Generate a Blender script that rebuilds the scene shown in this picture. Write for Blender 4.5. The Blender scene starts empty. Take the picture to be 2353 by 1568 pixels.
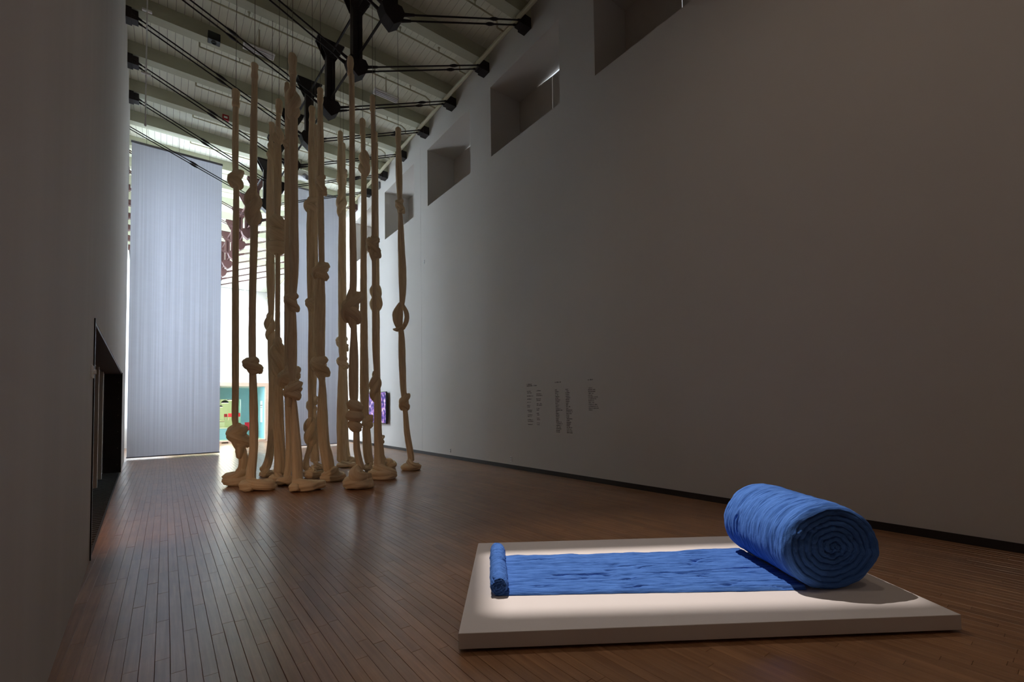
import bpy, math, random
import numpy as np
from mathutils import Matrix, Vector

random.seed(7)
SC = bpy.context.scene
COL = SC.collection

# ------------------------------------------------------------------ camera
F_PX, CXP, CYP, CAM_H = 1033.0, 1176.5, 895.0, 1.55
def _unit(v): return v / np.linalg.norm(v)
def _pd(x, y): return np.array([(x - CXP) / F_PX, -(y - CYP) / F_PX, -1.0])
_vy = _unit(_pd(380, 945)); _vx = _unit(_pd(2519, 914))
_vz = _unit(np.cross(_vx, _vy)); _vx = np.cross(_vy, _vz)
ROT = np.stack([_vx, _vy, _vz])
CAM = np.array([0.0, 0.0, CAM_H])
cam_data = bpy.data.cameras.new('camera')
cam_data.sensor_fit = 'HORIZONTAL'; cam_data.sensor_width = 36.0
cam_data.lens = F_PX / 2353.0 * 36.0
cam_data.shift_y = (CYP - 784.0) / 2353.0
cam_data.clip_start = 0.02; cam_data.clip_end = 200
cam = bpy.data.objects.new('camera', cam_data); COL.objects.link(cam)
m4 = Matrix.Identity(4)
for i in range(3):
    for j in range(3): m4[i][j] = float(ROT[i, j])
    m4[i][3] = float(CAM[i])
cam.matrix_world = m4
SC.camera = cam

# a pixel of the photograph only gives a direction; each helper meets a known surface
def ray(x, y): return ROT @ _pd(x, y)
def on_z(x, y, z=0.0):
    d = ray(x, y); return CAM + d * ((z - CAM_H) / d[2])
def on_x(x, y, X):
    d = ray(x, y); return CAM + d * (X / d[0])

# ------------------------------------------------------------------ world, exposure
w = bpy.data.worlds.new('world'); SC.world = w; w.use_nodes = True
w.node_tree.nodes['Background'].inputs[0].default_value = (0.7, 0.82, 1.0, 1)
w.node_tree.nodes['Background'].inputs[1].default_value = 0.3
SC.view_settings.view_transform = 'Standard'
SC.view_settings.look = 'None'
SC.view_settings.exposure = 0.0
SC.view_settings.gamma = 1.0
SC.view_settings.use_curve_mapping = False
SC.cycles.use_denoising = True
SC.cycles.max_bounces = 12
SC.cycles.diffuse_bounces = 6
SC.cycles.sample_clamp_indirect = 6.0

DAY = 20.0         # daylight windows
PLATFORM_W = 4800.0
WARM_FILL_W = 150.0
DOOR_W = 130.0

# ------------------------------------------------------------------ materials
def lin(r, g, b):
    f = lambda c: ((c / 255.0 + 0.055) / 1.055) ** 2.4 if c > 10 else c / 255.0 / 12.92
    return (f(r), f(g), f(b), 1.0)

def new_mat(name):
    m = bpy.data.materials.new(name); m.use_nodes = True
    nt = m.node_tree
    return m, nt, nt.nodes['Principled BSDF']

def plain(name, col, rough=0.6, metal=0.0, noise=0.06, nscale=6.0, bump=0.0, bscale=60.0, stretch=(1, 1, 1), spec=0.4):
    """painted / plain surface with slight mottling and fine relief"""
    m, nt, b = new_mat(name)
    N, L = nt.nodes, nt.links
    tc = N.new('ShaderNodeTexCoord'); mp = N.new('ShaderNodeMapping')
    mp.inputs['Scale'].default_value = stretch
    L.new(tc.outputs['Object'], mp.inputs['Vector'])
    nz = N.new('ShaderNodeTexNoise'); nz.inputs['Scale'].default_value = nscale; nz.inputs['Detail'].default_value = 5
    L.new(mp.outputs[0], nz.inputs['Vector'])
    cr = N.new('ShaderNodeMix'); cr.data_type = 'RGBA'
    cr.inputs[6].default_value = [c * (1 - noise) for c in col[:3]] + [1]
    cr.inputs[7].default_value = [min(1, c * (1 + noise)) for c in col[:3]] + [1]
    L.new(nz.outputs[0], cr.inputs[0]); L.new(cr.outputs[2], b.inputs['Base Color'])
    b.inputs['Roughness'].default_value = rough; b.inputs['Metallic'].default_value = metal
    b.inputs['Specular IOR Level'].default_value = spec
    if bump:
        n2 = N.new('ShaderNodeTexNoise'); n2.inputs['Scale'].default_value = bscale; n2.inputs['Detail'].default_value = 6
        L.new(mp.outputs[0], n2.inputs['Vector'])
        bp = N.new('ShaderNodeBump'); bp.inputs['Strength'].default_value = bump; bp.inputs['Distance'].default_value = 0.01
        L.new(n2.outputs[0], bp.inputs['Height']); L.new(bp.outputs[0], b.inputs['Normal'])
    return m

def emit(name, col, strength):
    m, nt, b = new_mat(name)
    b.inputs['Base Color'].default_value = col
    b.inputs['Emission Color'].default_value = col
    b.inputs['Emission Strength'].default_value = strength
    return m

def wood_floor(name):
    m, nt, b = new_mat(name)
    N, L = nt.nodes, nt.links
    tc = N.new('ShaderNodeTexCoord'); at = N.new('ShaderNodeAttribute'); at.attribute_name = 'tone'
    add = N.new('ShaderNodeVectorMath'); add.operation = 'MULTIPLY_ADD'
    add.inputs[1].default_value = (37, 51, 29)
    L.new(at.outputs['Color'], add.inputs[0]); L.new(tc.outputs['Object'], add.inputs[2])
    mp = N.new('ShaderNodeMapping'); mp.inputs['Scale'].default_value = (40, 1.6, 1)
    L.new(add.outputs[0], mp.inputs['Vector'])
    nz = N.new('ShaderNodeTexNoise'); nz.inputs['Scale'].default_value = 1.0; nz.inputs['Detail'].default_value = 6; nz.inputs['Roughness'].default_value = 0.6
    L.new(mp.outputs[0], nz.inputs['Vector'])
    r1 = N.new('ShaderNodeValToRGB')
    r1.color_ramp.elements[0].position = 0.3; r1.color_ramp.elements[0].color = lin(140, 98, 66)
    r1.color_ramp.elements[1].position = 0.72; r1.color_ramp.elements[1].color = lin(176, 132, 94)
    L.new(nz.outputs[0], r1.inputs[0])
    hs = N.new('ShaderNodeHueSaturation')
    mr = N.new('ShaderNodeMapRange'); mr.inputs[3].default_value = 0.72; mr.inputs[4].default_value = 1.12
    L.new(at.outputs['Fac'], mr.inputs[0]); L.new(mr.outputs[0], hs.inputs['Value'])
    L.new(r1.outputs[0], hs.inputs['Color'])
    # scuffs and worn varnish
    n2 = N.new('ShaderNodeTexNoise'); n2.inputs['Scale'].default_value = 1.3; n2.inputs['Detail'].default_value = 8; n2.inputs['Roughness'].default_value = 0.65
    L.new(tc.outputs['Object'], n2.inputs['Vector'])
    mx = N.new('ShaderNodeMix'); mx.data_type = 'RGBA'; mx.blend_type = 'MULTIPLY'
    rp = N.new('ShaderNodeValToRGB'); rp.color_ramp.elements[0].position = 0.35; rp.color_ramp.elements[0].color = (0.72, 0.70, 0.68, 1); rp.color_ramp.elements[1].position = 0.6; rp.color_ramp.elements[1].color = (1, 1, 1, 1)
    L.new(n2.outputs[0], rp.inputs[0]); mx.inputs[0].default_value = 0.8
    L.new(hs.outputs[0], mx.inputs[6]); L.new(rp.outputs[0], mx.inputs[7]); L.new(mx.outputs[2], b.inputs['Base Color'])
    rr = N.new('ShaderNodeMapRange'); rr.inputs[1].default_value = 0.3; rr.inputs[2].default_value = 0.7; rr.inputs[3].default_value = 0.278; rr.inputs[4].default_value = 0.31
    n3 = N.new('ShaderNodeTexNoise'); n3.inputs['Scale'].default_value = 2.2; n3.inputs['Detail'].default_value = 3
    L.new(tc.outputs['Object'], n3.inputs['Vector']); L.new(n3.outputs[0], rr.inputs[0]); L.new(rr.outputs[0], b.inputs['Roughness'])
    b.inputs['Specular IOR Level'].default_value = 0.5
    b.inputs['Specular IOR Level'].default_value = 1.0
    return m

def wool(name, col, col2, around=22.0, along=3.0, bump=0.6, sheen=0.6, dist=0.02):
    """felted wool: fibres run along the UV u direction"""
    m, nt, b = new_mat(name)
    N, L = nt.nodes, nt.links
    uv = N.new('ShaderNodeUVMap'); uv.uv_map = 'UVMap'
    mp = N.new('ShaderNodeMapping'); mp.inputs['Scale'].default_value = (along, around, 1)
    L.new(uv.outputs[0], mp.inputs['Vector'])
    nz = N.new('ShaderNodeTexNoise'); nz.inputs['Scale'].default_value = 1; nz.inputs['Detail'].default_value = 7; nz.inputs['Roughness'].default_value = 0.62
    nz.inputs['Distortion'].default_value = 0.5
    L.new(mp.outputs[0], nz.inputs['Vector'])
    tc = N.new('ShaderNodeTexCoord')
    n2 = N.new('ShaderNodeTexNoise'); n2.inputs['Scale'].default_value = 90; n2.inputs['Detail'].default_value = 3
    L.new(tc.outputs['Object'], n2.inputs['Vector'])
    cr = N.new('ShaderNodeValToRGB')
    cr.color_ramp.elements[0].position = 0.32; cr.color_ramp.elements[0].color = col2
    cr.color_ramp.elements[1].position = 0.62; cr.color_ramp.elements[1].color = col
    L.new(nz.outputs[0], cr.inputs[0]); L.new(cr.outputs[0], b.inputs['Base Color'])
    ad = N.new('ShaderNodeMath'); ad.operation = 'MULTIPLY_ADD'; ad.inputs[1].default_value = 0.35
    L.new(n2.outputs[0], ad.inputs[0]); L.new(nz.outputs[0], ad.inputs[2])
    bp = N.new('ShaderNodeBump'); bp.inputs['Strength'].default_value = bump; bp.inputs['Distance'].default_value = dist
    L.new(ad.outputs[0], bp.inputs['Height']); L.new(bp.outputs[0], b.inputs['Normal'])
    b.inputs['Roughness'].default_value = 0.95; b.inputs['Specular IOR Level'].default_value = 0.1
    b.inputs['Sheen Weight'].default_value = sheen; b.inputs['Sheen Roughness'].default_value = 0.35
    b.inputs['Sheen Tint'].default_value = [min(1, c * 1.3 + 0.05) for c in col[:3]] + [1]
    return m

def scrim_mat(name):
    m, nt, b = new_mat(name)
    N, L = nt.nodes, nt.links
    out = nt.nodes['Material Output']
    tc = N.new('ShaderNodeTexCoord'); mp = N.new('ShaderNodeMapping'); mp.inputs['Scale'].default_value = (22, 1, 0.10)
    L.new(tc.outputs['Object'], mp.inputs['Vector'])
    nz = N.new('ShaderNodeTexNoise'); nz.inputs['Scale'].default_value = 1.0; nz.inputs['Detail'].default_value = 8; nz.inputs['Roughness'].default_value = 0.7
    L.new(mp.outputs[0], nz.inputs['Vector'])
    mp2 = N.new('ShaderNodeMapping'); mp2.inputs['Scale'].default_value = (3, 1, 9)
    L.new(tc.outputs['Object'], mp2.inputs['Vector'])
    n2 = N.new('ShaderNodeTexNoise'); n2.inputs['Scale'].default_value = 1.0; n2.inputs['Detail'].default_value = 6
    L.new(mp2.outputs[0], n2.inputs['Vector'])
    r = N.new('ShaderNodeMapRange'); r.inputs[1].default_value = 0.3; r.inputs[2].default_value = 0.7; r.inputs[3].default_value = 0.15; r.inputs[4].default_value = 0.30
    L.new(nz.outputs[0], r.inputs[0])
    r2 = N.new('ShaderNodeMapRange'); r2.inputs[3].default_value = 0.93; r2.inputs[4].default_value = 1.07
    L.new(n2.outputs[0], r2.inputs[0])
    mu = N.new('ShaderNodeMath'); mu.operation = 'MULTIPLY'; L.new(r.outputs[0], mu.inputs[0]); L.new(r2.outputs[0], mu.inputs[1])
    cc = N.new('ShaderNodeCombineColor'); 
    m2 = N.new('ShaderNodeMath'); m2.operation = 'MULTIPLY'; m2.inputs[1].default_value = 1.13; L.new(mu.outputs[0], m2.inputs[0])
    L.new(mu.outputs[0], cc.inputs[0]); L.new(mu.outputs[0], cc.inputs[1]); L.new(m2.outputs[0], cc.inputs[2])
    tr = N.new('ShaderNodeBsdfTranslucent'); L.new(cc.outputs[0], tr.inputs[0])
    df = N.new('ShaderNodeBsdfDiffuse'); df.inputs[0].default_value = (0.48, 0.46, 0.48, 1)
    ms = N.new('ShaderNodeMixShader'); ms.inputs[0].default_value = 0.45
    L.new(tr.outputs[0], ms.inputs[1]); L.new(df.outputs[0], ms.inputs[2])
    L.new(ms.outputs[0], out.inputs['Surface'])
    return m

def screen_mat(name):
    m, nt, b = new_mat(name)
    N, L = nt.nodes, nt.links
    tc = N.new('ShaderNodeTexCoord'); mp = N.new('ShaderNodeMapping'); mp.inputs['Scale'].default_value = (1, 3.2, 2.6)
    L.new(tc.outputs['Object'], mp.inputs['Vector'])
    nz = N.new('ShaderNodeTexNoise'); nz.inputs['Scale'].default_value = 2.4; nz.inputs['Detail'].default_value = 4
    L.new(mp.outputs[0], nz.inputs['Vector'])
    cr = N.new('ShaderNodeValToRGB'); e = cr.color_ramp.elements
    e[0].position = 0.36; e[0].color = lin(44, 34, 100); e[1].position = 0.46; e[1].color = lin(92, 70, 170)
    for p, c in ((0.53, lin(140, 118, 225)), (0.57, lin(235, 150, 225)), (0.62, lin(255, 240, 255))):
        k = e.new(p); k.color = c
    L.new(nz.outputs[0], cr.inputs[0])
    L.new(cr.outputs[0], b.inputs['Emission Color']); b.inputs['Emission Strength'].default_value = 0.8
    b.inputs['Base Color'].default_value = (0.01, 0.01, 0.02, 1); b.inputs['Roughness'].default_value = 0.2
    return m

M = {}
M['wall'] = plain('wall_paint', lin(205, 200, 194), 0.85, noise=0.03, nscale=1.2, bump=0.08, bscale=160)
M['wall_left'] = plain('left_wall_paint', lin(192, 187, 182), 0.8, noise=0.10, nscale=1.0, bump=0.15, bscale=2.0, stretch=(1, 2.2, 0.12))
M['white'] = plain('white_paint', lin(232, 232, 230), 0.7, noise=0.02)
M['ceil'] = plain('ceiling_paint', lin(226, 226, 210), 0.8, noise=0.08, nscale=4, stretch=(6, 0.8, 1))
M['beam'] = plain('beam_paint', lin(186, 186, 164), 0.75, noise=0.08, nscale=3, stretch=(0.5, 4, 4))
M['gap'] = plain('dark_gap', lin(30, 26, 22), 0.9)
M['iron'] = plain('dark_iron', lin(38, 30, 30), 0.6, 0.0, noise=0.25, nscale=9, bump=0.2)
M['iron_lit'] = plain('lit_reddish_iron', lin(78, 48, 46), 0.65, 0.0, noise=0.25, nscale=9, bump=0.2)  # same iron, with the brightness of the lit hall put into its colour
M['steel'] = plain('blackened_steel', lin(42, 37, 34), 0.42, 0.6, noise=0.3, nscale=4)
M['steel_warm_lit'] = plain('warm_lit_brown_steel', lin(62, 42, 30), 0.55, 0.2, noise=0.25, nscale=5)  # warm lamp light on the steel header soffit is put into this brown
M['leaf'] = plain('door_leaf_paint', lin(165, 158, 150), 0.7)
M['pipe'] = plain('pipe_paint', lin(178, 170, 142), 0.6)
M['wire'] = plain('steel_wire', lin(120, 115, 105), 0.5, 0.6)
M['floor'] = wood_floor('maple_boards')
M['subfloor'] = plain('subfloor', lin(34, 22, 15), 0.9)
M['wool'] = wool('cream_wool', lin(240, 218, 186), lin(224, 199, 164), around=40.0, along=3.0, bump=0.28, sheen=0.9)
M['blue'] = wool('indigo_wool', lin(86, 130, 204), lin(46, 82, 148), around=60.0, along=4.0, bump=0.7, sheen=0.25, dist=0.008)
M['scrim'] = scrim_mat('woven_scrim')
M['batten'] = plain('grey_batten', lin(120, 118, 124), 0.7)
M['plat'] = plain('plinth_paint', lin(214, 207, 203), 0.75, noise=0.02)
M['base'] = plain('dark_baseboard', lin(46, 38, 34), 0.6)
M['day'] = emit('daylight_pane', (0.74, 0.87, 1.0, 1), DAY)
M['slit'] = emit('daylight_behind_blind', (0.85, 0.92, 1.0, 1), 0.9)
M['blind'] = plain('blind_fabric', lin(196, 188, 180), 0.9, noise=0.04)
M['screen'] = screen_mat('video_screen')
M['black'] = plain('black_plastic', lin(14, 14, 15), 0.4)
M['vinyl'] = plain('dark_vinyl', lin(40, 34, 30), 0.8)
M['mat'] = plain('ribbed_rubber', lin(48, 42, 40), 0.7)
M['red'] = plain('red_plastic', lin(190, 22, 40), 0.45)
M['alarm'] = plain('alarm_red', lin(150, 20, 22), 0.5)
M['teal'] = plain('teal_paint', lin(140, 184, 186), 0.7)
M['aqua'] = plain('aqua_paint', lin(150, 208, 220), 0.7)
M['mint'] = plain('mint_paint', lin(216, 220, 182), 0.7)
M['pine'] = plain('raw_timber', lin(206, 178, 156), 0.7, noise=0.15, nscale=3, stretch=(1, 1, 8))
M['paper'] = plain('white_paper', lin(225, 235, 238), 0.7)
M['bulb'] = emit('lamp_bulb', (1.0, 0.95, 0.82, 1), 6.0)
M['bulb2'] = emit('spot_bulb', (1.0, 1.0, 1.0, 1), 20.0)
M['diffuser'] = plain('lamp_diffuser', lin(225, 225, 228), 0.4)
M['lamp_black'] = plain('lamp_black', lin(20, 20, 20), 0.5)

# ------------------------------------------------------------------ object helpers
def link(name, me, mat=None, parent=None):
    o = bpy.data.objects.new(name, me); COL.objects.link(o)
    if mat is not None and me is not None and len(me.materials) == 0:
        me.materials.append(mat)
    if parent is not None:
        o.parent = parent
    return o

def tag(o, label, cat, group=None, kind=None):
    o['label'] = label; o['category'] = cat
    if group: o['group'] = group
    if kind: o['kind'] = kind
    return o

def thing(name, label, cat, loc=(0, 0, 0), group=None, kind=None, rz=0.0):
    o = bpy.data.objects.new(name, None); COL.objects.link(o)
    o.location = loc; o.rotation_euler = (0, 0, rz); o.empty_display_size = 0.1
    return tag(o, label, cat, group, kind)

class MB:
    """collects simple solids into one mesh"""
    def __init__(s): s.v = []; s.f = []
    def hexa(s, p):                      # 8 points: bottom 4 ccw, top 4 ccw
        k = len(s.v); s.v += [tuple(float(c) for c in q) for q in p]
        s.f += [(k, k+3, k+2, k+1), (k+4, k+5, k+6, k+7), (k, k+1, k+5, k+4), (k+1, k+2, k+6, k+5), (k+2, k+3, k+7, k+6), (k+3, k, k+4, k+7)]
        return s
    def box(s, x0, x1, y0, y1, z0, z1):
        return s.hexa([(x0, y0, z0), (x1, y0, z0), (x1, y1, z0), (x0, y1, z0), (x0, y0, z1), (x1, y0, z1), (x1, y1, z1), (x0, y1, z1)])
    def bar(s, a, b, r, n=8, r2=None):
        a = np.array(a, float); b = np.array(b, float); d = _unit(b - a)
        t = np.array([0, 0, 1.0]) if abs(d[2]) < 0.9 else np.array([1.0, 0, 0])
        e = _unit(np.cross(d, t)); g = np.cross(d, e); k = len(s.v); r2 = r if r2 is None else r2
        for P, rr in ((a, r), (b, r2)):
            for i in range(n):
                q = 2 * math.pi * i / n; s.v.append(tuple(P + rr * (math.cos(q) * e + math.sin(q) * g)))
        for i in range(n):
            j = (i + 1) % n; s.f.append((k+i, k+j, k+n+j, k+n+i))
        s.f.append(tuple(range(k+n-1, k-1, -1))); s.f.append(tuple(range(k+n, k+2*n)))
        return s
    def prism(s, poly, y0, y1):          # polygon in (x,z) extruded along y
        k = len(s.v); n = len(poly)
        for y in (y0, y1): s.v += [(x, y, z) for x, z in poly]
        for i in range(n):
            j = (i + 1) % n; s.f.append((k+i, k+j, k+n+j, k+n+i))
        s.f.append(tuple(range(k+n-1, k-1, -1))); s.f.append(tuple(range(k+n, k+2*n)))
        return s
    def lathe(s, prof, c=(0, 0, 0), n=20):
        k = len(s.v)
        for r, z in prof:
            for i in range(n):
                q = 2*math.pi*i/n; s.v.append((c[0]+r*math.cos(q), c[1]+r*math.sin(q), c[2]+z))
        for a in range(len(prof)-1):
            for i in range(n):
                j = (i+1) % n; s.f.append((k+a*n+i, k+a*n+j, k+(a+1)*n+j, k+(a+1)*n+i))
        return s
    def mesh(s, name):
        me = bpy.data.meshes.new(name); me.from_pydata(s.v, [], s.f); me.update()
        import bmesh
        bm = bmesh.new(); bm.from_mesh(me); bmesh.ops.recalc_face_normals(bm, faces=bm.faces); bm.to_mesh(me); bm.free()
        return me
    def build(s, name, mat, parent=None, bevel=0.0, smooth=False):
        me = s.mesh(name)
        if smooth:
            me.polygons.foreach_set('use_smooth', [True]*len(me.polygons))
        o = link(name, me, mat, parent)
        if bevel:
            b = o.modifiers.new('bevel', 'BEVEL'); b.width = bevel; b.segments = 2; b.limit_method = 'ANGLE'
        return o

def grid_mesh(name, P, wrap_v=True, uv=None, caps=True):
    """P: (n,m,3) array -> smooth mesh; v index wraps when wrap_v"""
    n, m = P.shape[:2]
    verts = P.reshape(-1, 3)
    ii, jj = np.meshgrid(np.arange(n-1), np.arange(m if wrap_v else m-1), indexing='ij')
    j2 = (jj + 1) % m
    quads = np.stack([ii*m+jj, ii*m+j2, (ii+1)*m+j2, (ii+1)*m+jj], -1).reshape(-1, 4)
    U = uv[0] if uv else np.linspace(0, 1, n)
    V = np.linspace(0, uv[1] if uv else 1.0, (m+1) if wrap_v else m)
    jv2 = jj + 1
    uvs = np.stack([np.stack([U[ii], V[jj]], -1), np.stack([U[ii], V[jv2]], -1), np.stack([U[ii+1], V[jv2]], -1), np.stack([U[ii+1], V[jj]], -1)], 2).reshape(-1, 2)
    faces = quads.tolist()
    if caps and wrap_v:
        faces.append(list(range(m-1, -1, -1))); faces.append(list(range((n-1)*m, n*m)))
        uvs = np.concatenate([uvs, np.zeros((2*m, 2))])
    me = bpy.data.meshes.new(name); me.from_pydata(verts.tolist(), [], faces)
    ul = me.uv_layers.new(name='UVMap'); ul.data.foreach_set('uv', uvs.astype(np.float32).ravel())
    me.polygons.foreach_set('use_smooth', [True]*len(me.polygons)); me.update()
    return me

def _hash(ix, iy, seed):
    h = (ix.astype(np.int64)*374761393 + iy.astype(np.int64)*668265263 + seed*1442695041) & 0x7fffffff
    h = ((h ^ (h >> 13)) * 1274126177) & 0x7fffffff
    return ((h ^ (h >> 16)) & 0xffff) / 65535.0
def vnoise(x, y, seed=0):
    x = np.asarray(x, float); y = np.asarray(y, float)
    ix = np.floor(x); iy = np.floor(y); fx = x-ix; fy = y-iy
    fx = fx*fx*(3-2*fx); fy = fy*fy*(3-2*fy)
    a = _hash(ix, iy, seed); b = _hash(ix+1, iy, seed); c = _hash(ix, iy+1, seed); d = _hash(ix+1, iy+1, seed)
    return (a*(1-fx)+b*fx)*(1-fy)+(c*(1-fx)+d*fx)*fy
def fbm(x, y, seed=0, o=4):
    s = 0; a = 0.5
    for k in range(o):
        s = s + a*vnoise(x*2**k, y*2**k, seed+k*17); a *= 0.5
    return s

def resample(P, n):
    """smooth Catmull-Rom through rows of P (any number of columns)"""
    P = np.asarray(P, float); k = len(P)
    Q = np.vstack([2*P[0]-P[1], P, 2*P[-1]-P[-2]])
    t = np.linspace(0, k-1-1e-6, n); i = t.astype(int); f = (t-i)[:, None]
    a, b, c, d = Q[i], Q[i+1], Q[i+2], Q[i+3]
    return 0.5*(2*b+(c-a)*f+(2*a-5*b+4*c-d)*f*f+(3*b-a-3*c+d)*f**3)

def tube_grid(path, rad, nseg=24, seed=0, ridge=0.06, lump=0.04, cap=True, twist=0.0):
    """skein-like tube: lobed section, slight lumps; the lobes turn by twist rad per metre"""
    path = np.asarray(path, float); rad = np.asarray(rad, float)
    if cap:      # rounded ends
        d0 = _unit(path[0]-path[1])*rad[0]; d1 = _unit(path[-1]-path[-2])*rad[-1]
        path = np.vstack([path[0]+d0*0.55, path[0]+d0*0.35, path, path[-1]+d1*0.35, path[-1]+d1*0.55])
        rad = np.concatenate([[rad[0]*0.12, rad[0]*0.7], rad, [rad[-1]*0.7, rad[-1]*0.12]])
    n = len(path)
    T = np.gradient(path, axis=0); T /= np.linalg.norm(T, axis=1)[:, None]+1e-9
    up = np.array([0, 1.0, 0.05]) if abs(T[0][1]) < 0.9 else np.array([1.0, 0, 0])
    Nn = np.zeros_like(path); v = up - T[0]*(up@T[0]); Nn[0] = _unit(v)
    for i in range(1, n):
        v = Nn[i-1]-T[i]*(Nn[i-1]@T[i]); Nn[i] = _unit(v)
    B = np.cross(T, Nn)
    ph = np.linspace(0, 2*math.pi, nseg, endpoint=False)
    L = np.concatenate([[0], np.cumsum(np.linalg.norm(np.diff(path, axis=0), axis=1))])
    rs = np.random.RandomState(seed)
    pa = ph[None, :]+twist*L[:, None]+.25*np.sin(L[:, None]*2.3+seed)
    prof = np.zeros((n, nseg))
    for k in (3, 4, 6, 8, 11): prof += rs.uniform(.4, 1)*np.cos(k*pa+rs.uniform(0, 6.28)+.5*np.sin(L[:, None]*rs.uniform(1, 3)))
    g = pa*1.0+rs.uniform(0, 6.28)                      # one or two deep creases
    crease = np.exp(-(np.angle(np.exp(1j*g))/.16)**2)+.7*np.exp(-(np.angle(np.exp(1j*(g+rs.uniform(1.6, 3.6))))/.13)**2)
    prof = ridge*prof/2.6-ridge*1.5*crease
    rr = rad[:, None]*(1+prof+lump*2*(fbm(L[:, None]*5+seed, ph[None, :]*1.2, seed, 3)-0.45))
    P = path[:, None, :]+rr[..., None]*(np.cos(ph)[None, :, None]*Nn[:, None, :]+np.sin(ph)[None, :, None]*B[:, None, :])
    return P, L, 2*math.pi*float(np.mean(rad))

def tube_obj(name, parts, mat, parent, nseg=24, ridge=0.06, lump=0.04, floor_clip=False, twist=0.0):
    """one mesh from several tubes; parts = [(path, rad, seed)]"""
    V = []; Fc = []; UV = []; off = 0
    for path, rad, seed in parts:
        P, L, c = tube_grid(path, rad, nseg, seed, ridge, lump=lump, twist=twist)
        if floor_clip: P[..., 2] = np.maximum(P[..., 2], 0.002)
        me = grid_mesh('tmp', P, True, (L, c))
        n = len(me.vertices); co = np.zeros(n*3, np.float32); me.vertices.foreach_get('co', co)
        V.append(co.reshape(-1, 3)); Fc += [[q+off for q in p.vertices] for p in me.polygons]
        u = np.zeros(len(me.loops)*2, np.float32); me.uv_layers[0].data.foreach_get('uv', u); UV.append(u)
        off += n; bpy.data.meshes.remove(me)
    me = bpy.data.meshes.new(name); me.from_pydata(np.concatenate(V).tolist(), [], Fc)
    ul = me.uv_layers.new(name='UVMap'); ul.data.foreach_set('uv', np.concatenate(UV))
    me.polygons.foreach_set('use_smooth', [True]*len(me.polygons)); me.update()
    return link(name, me, mat, parent)

# ------------------------------------------------------------------ main dimensions
XR = 6.82                                   # face of the built-out right wall
def xl(Y): return -0.40-0.0325*Y            # face of the left wall (the hall tapers)
ZC = 11.30                                  # underside of ceiling boards
YB, YE = -6.0, 42.0                         # back wall, far end
WALL_END = 18.45                            # the near left wall stops here
DOOR_Y0, DOOR_Y1, DOOR_Z = 6.46, 15.35, 2.55

# ------------------------------------------------------------------ lights that belong to the place
# framing projector on the truss above the plinth
PU = np.array([math.cos(math.radians(-35)), math.sin(math.radians(-35))]); PV = np.array([-PU[1], PU[0]])
PO = np.array([1.48, 2.51]); PZ = 0.12
def plat(u, v, z=PZ):
    p = PO+PU*u+PV*v; return np.array([p[0], p[1], z])
LAMP = np.array([2.9, 5.9, 10.0]); AIM = plat(1.66, 0.90)
sd = bpy.data.lights.new('framing_spot_light', 'SPOT'); sd.energy = PLATFORM_W; sd.shadow_soft_size = 0.02
sd.color = (1.0, 0.90, 0.84); sd.spot_size = math.radians(34); sd.spot_blend = 0.8
sd.use_nodes = True
nt = sd.node_tree; em = nt.nodes['Emission']
tc = nt.nodes.new('ShaderNodeTexCoord'); sp = nt.nodes.new('ShaderNodeSeparateXYZ'); nt.links.new(tc.outputs['Normal'], sp.inputs[0])
prev = None
for ax, half, soft in ((0, 0.143, 0.034), (1, 0.062, 0.024)):      # shutters of the projector
    dv = nt.nodes.new('ShaderNodeMath'); dv.operation = 'DIVIDE'; nt.links.new(sp.outputs[ax], dv.inputs[0]); nt.links.new(sp.outputs[2], dv.inputs[1])
    ab = nt.nodes.new('ShaderNodeMath'); ab.operation = 'ABSOLUTE'; nt.links.new(dv.outputs[0], ab.inputs[0])
    mr = nt.nodes.new('ShaderNodeMapRange'); mr.interpolation_type = 'SMOOTHSTEP'
    mr.inputs[1].default_value = half-soft/2; mr.inputs[2].default_value = half+soft/2; mr.inputs[3].default_value = 1.0; mr.inputs[4].default_value = 0.0
    nt.links.new(ab.outputs[0], mr.inputs[0])
    if prev is None: prev = mr
    else:
        mu = nt.nodes.new('ShaderNodeMath'); mu.operation = 'MULTIPLY'; nt.links.new(prev.outputs[0], mu.inputs[0]); nt.links.new(mr.outputs[0], mu.inputs[1]); prev = mu
ml = nt.nodes.new('ShaderNodeMath'); ml.operation = 'MAXIMUM'; ml.inputs[1].default_value = 0.11      # stray light past the shutters
nt.links.new(prev.outputs[0], ml.inputs[0]); nt.links.new(ml.outputs[0], em.inputs['Strength'])
zax = _unit(LAMP-AIM); xax = np.array([PU[0], PU[1], 0]); xax = _unit(xax-zax*(xax@zax)); yax = np.cross(zax, xax)
spot = bpy.data.objects.new('framing_spot_light', sd); COL.objects.link(spot)
mm = Matrix.Identity(4)
for i in range(3):
    mm[i][0] = xax[i]; mm[i][1] = yax[i]; mm[i][2] = zax[i]; mm[i][3] = LAMP[i]
spot.matrix_world = mm
fx = thing('projector_spotlight', 'black framing projector hung from the trusses above the plinth', 'spotlight')
b = MB(); b.bar(LAMP+zax*0.06, LAMP+zax*0.55, 0.10, 16, 0.12); b.build('housing', M['lamp_black'], fx)
b = MB(); b.bar(LAMP+zax*0.3, (LAMP[0], LAMP[1], 10.9), 0.02); b.bar((LAMP[0], LAMP[1], 10.85), (LAMP[0], LAMP[1], ZC), 0.04); b.build('yoke', M['lamp_black'], fx)

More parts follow.
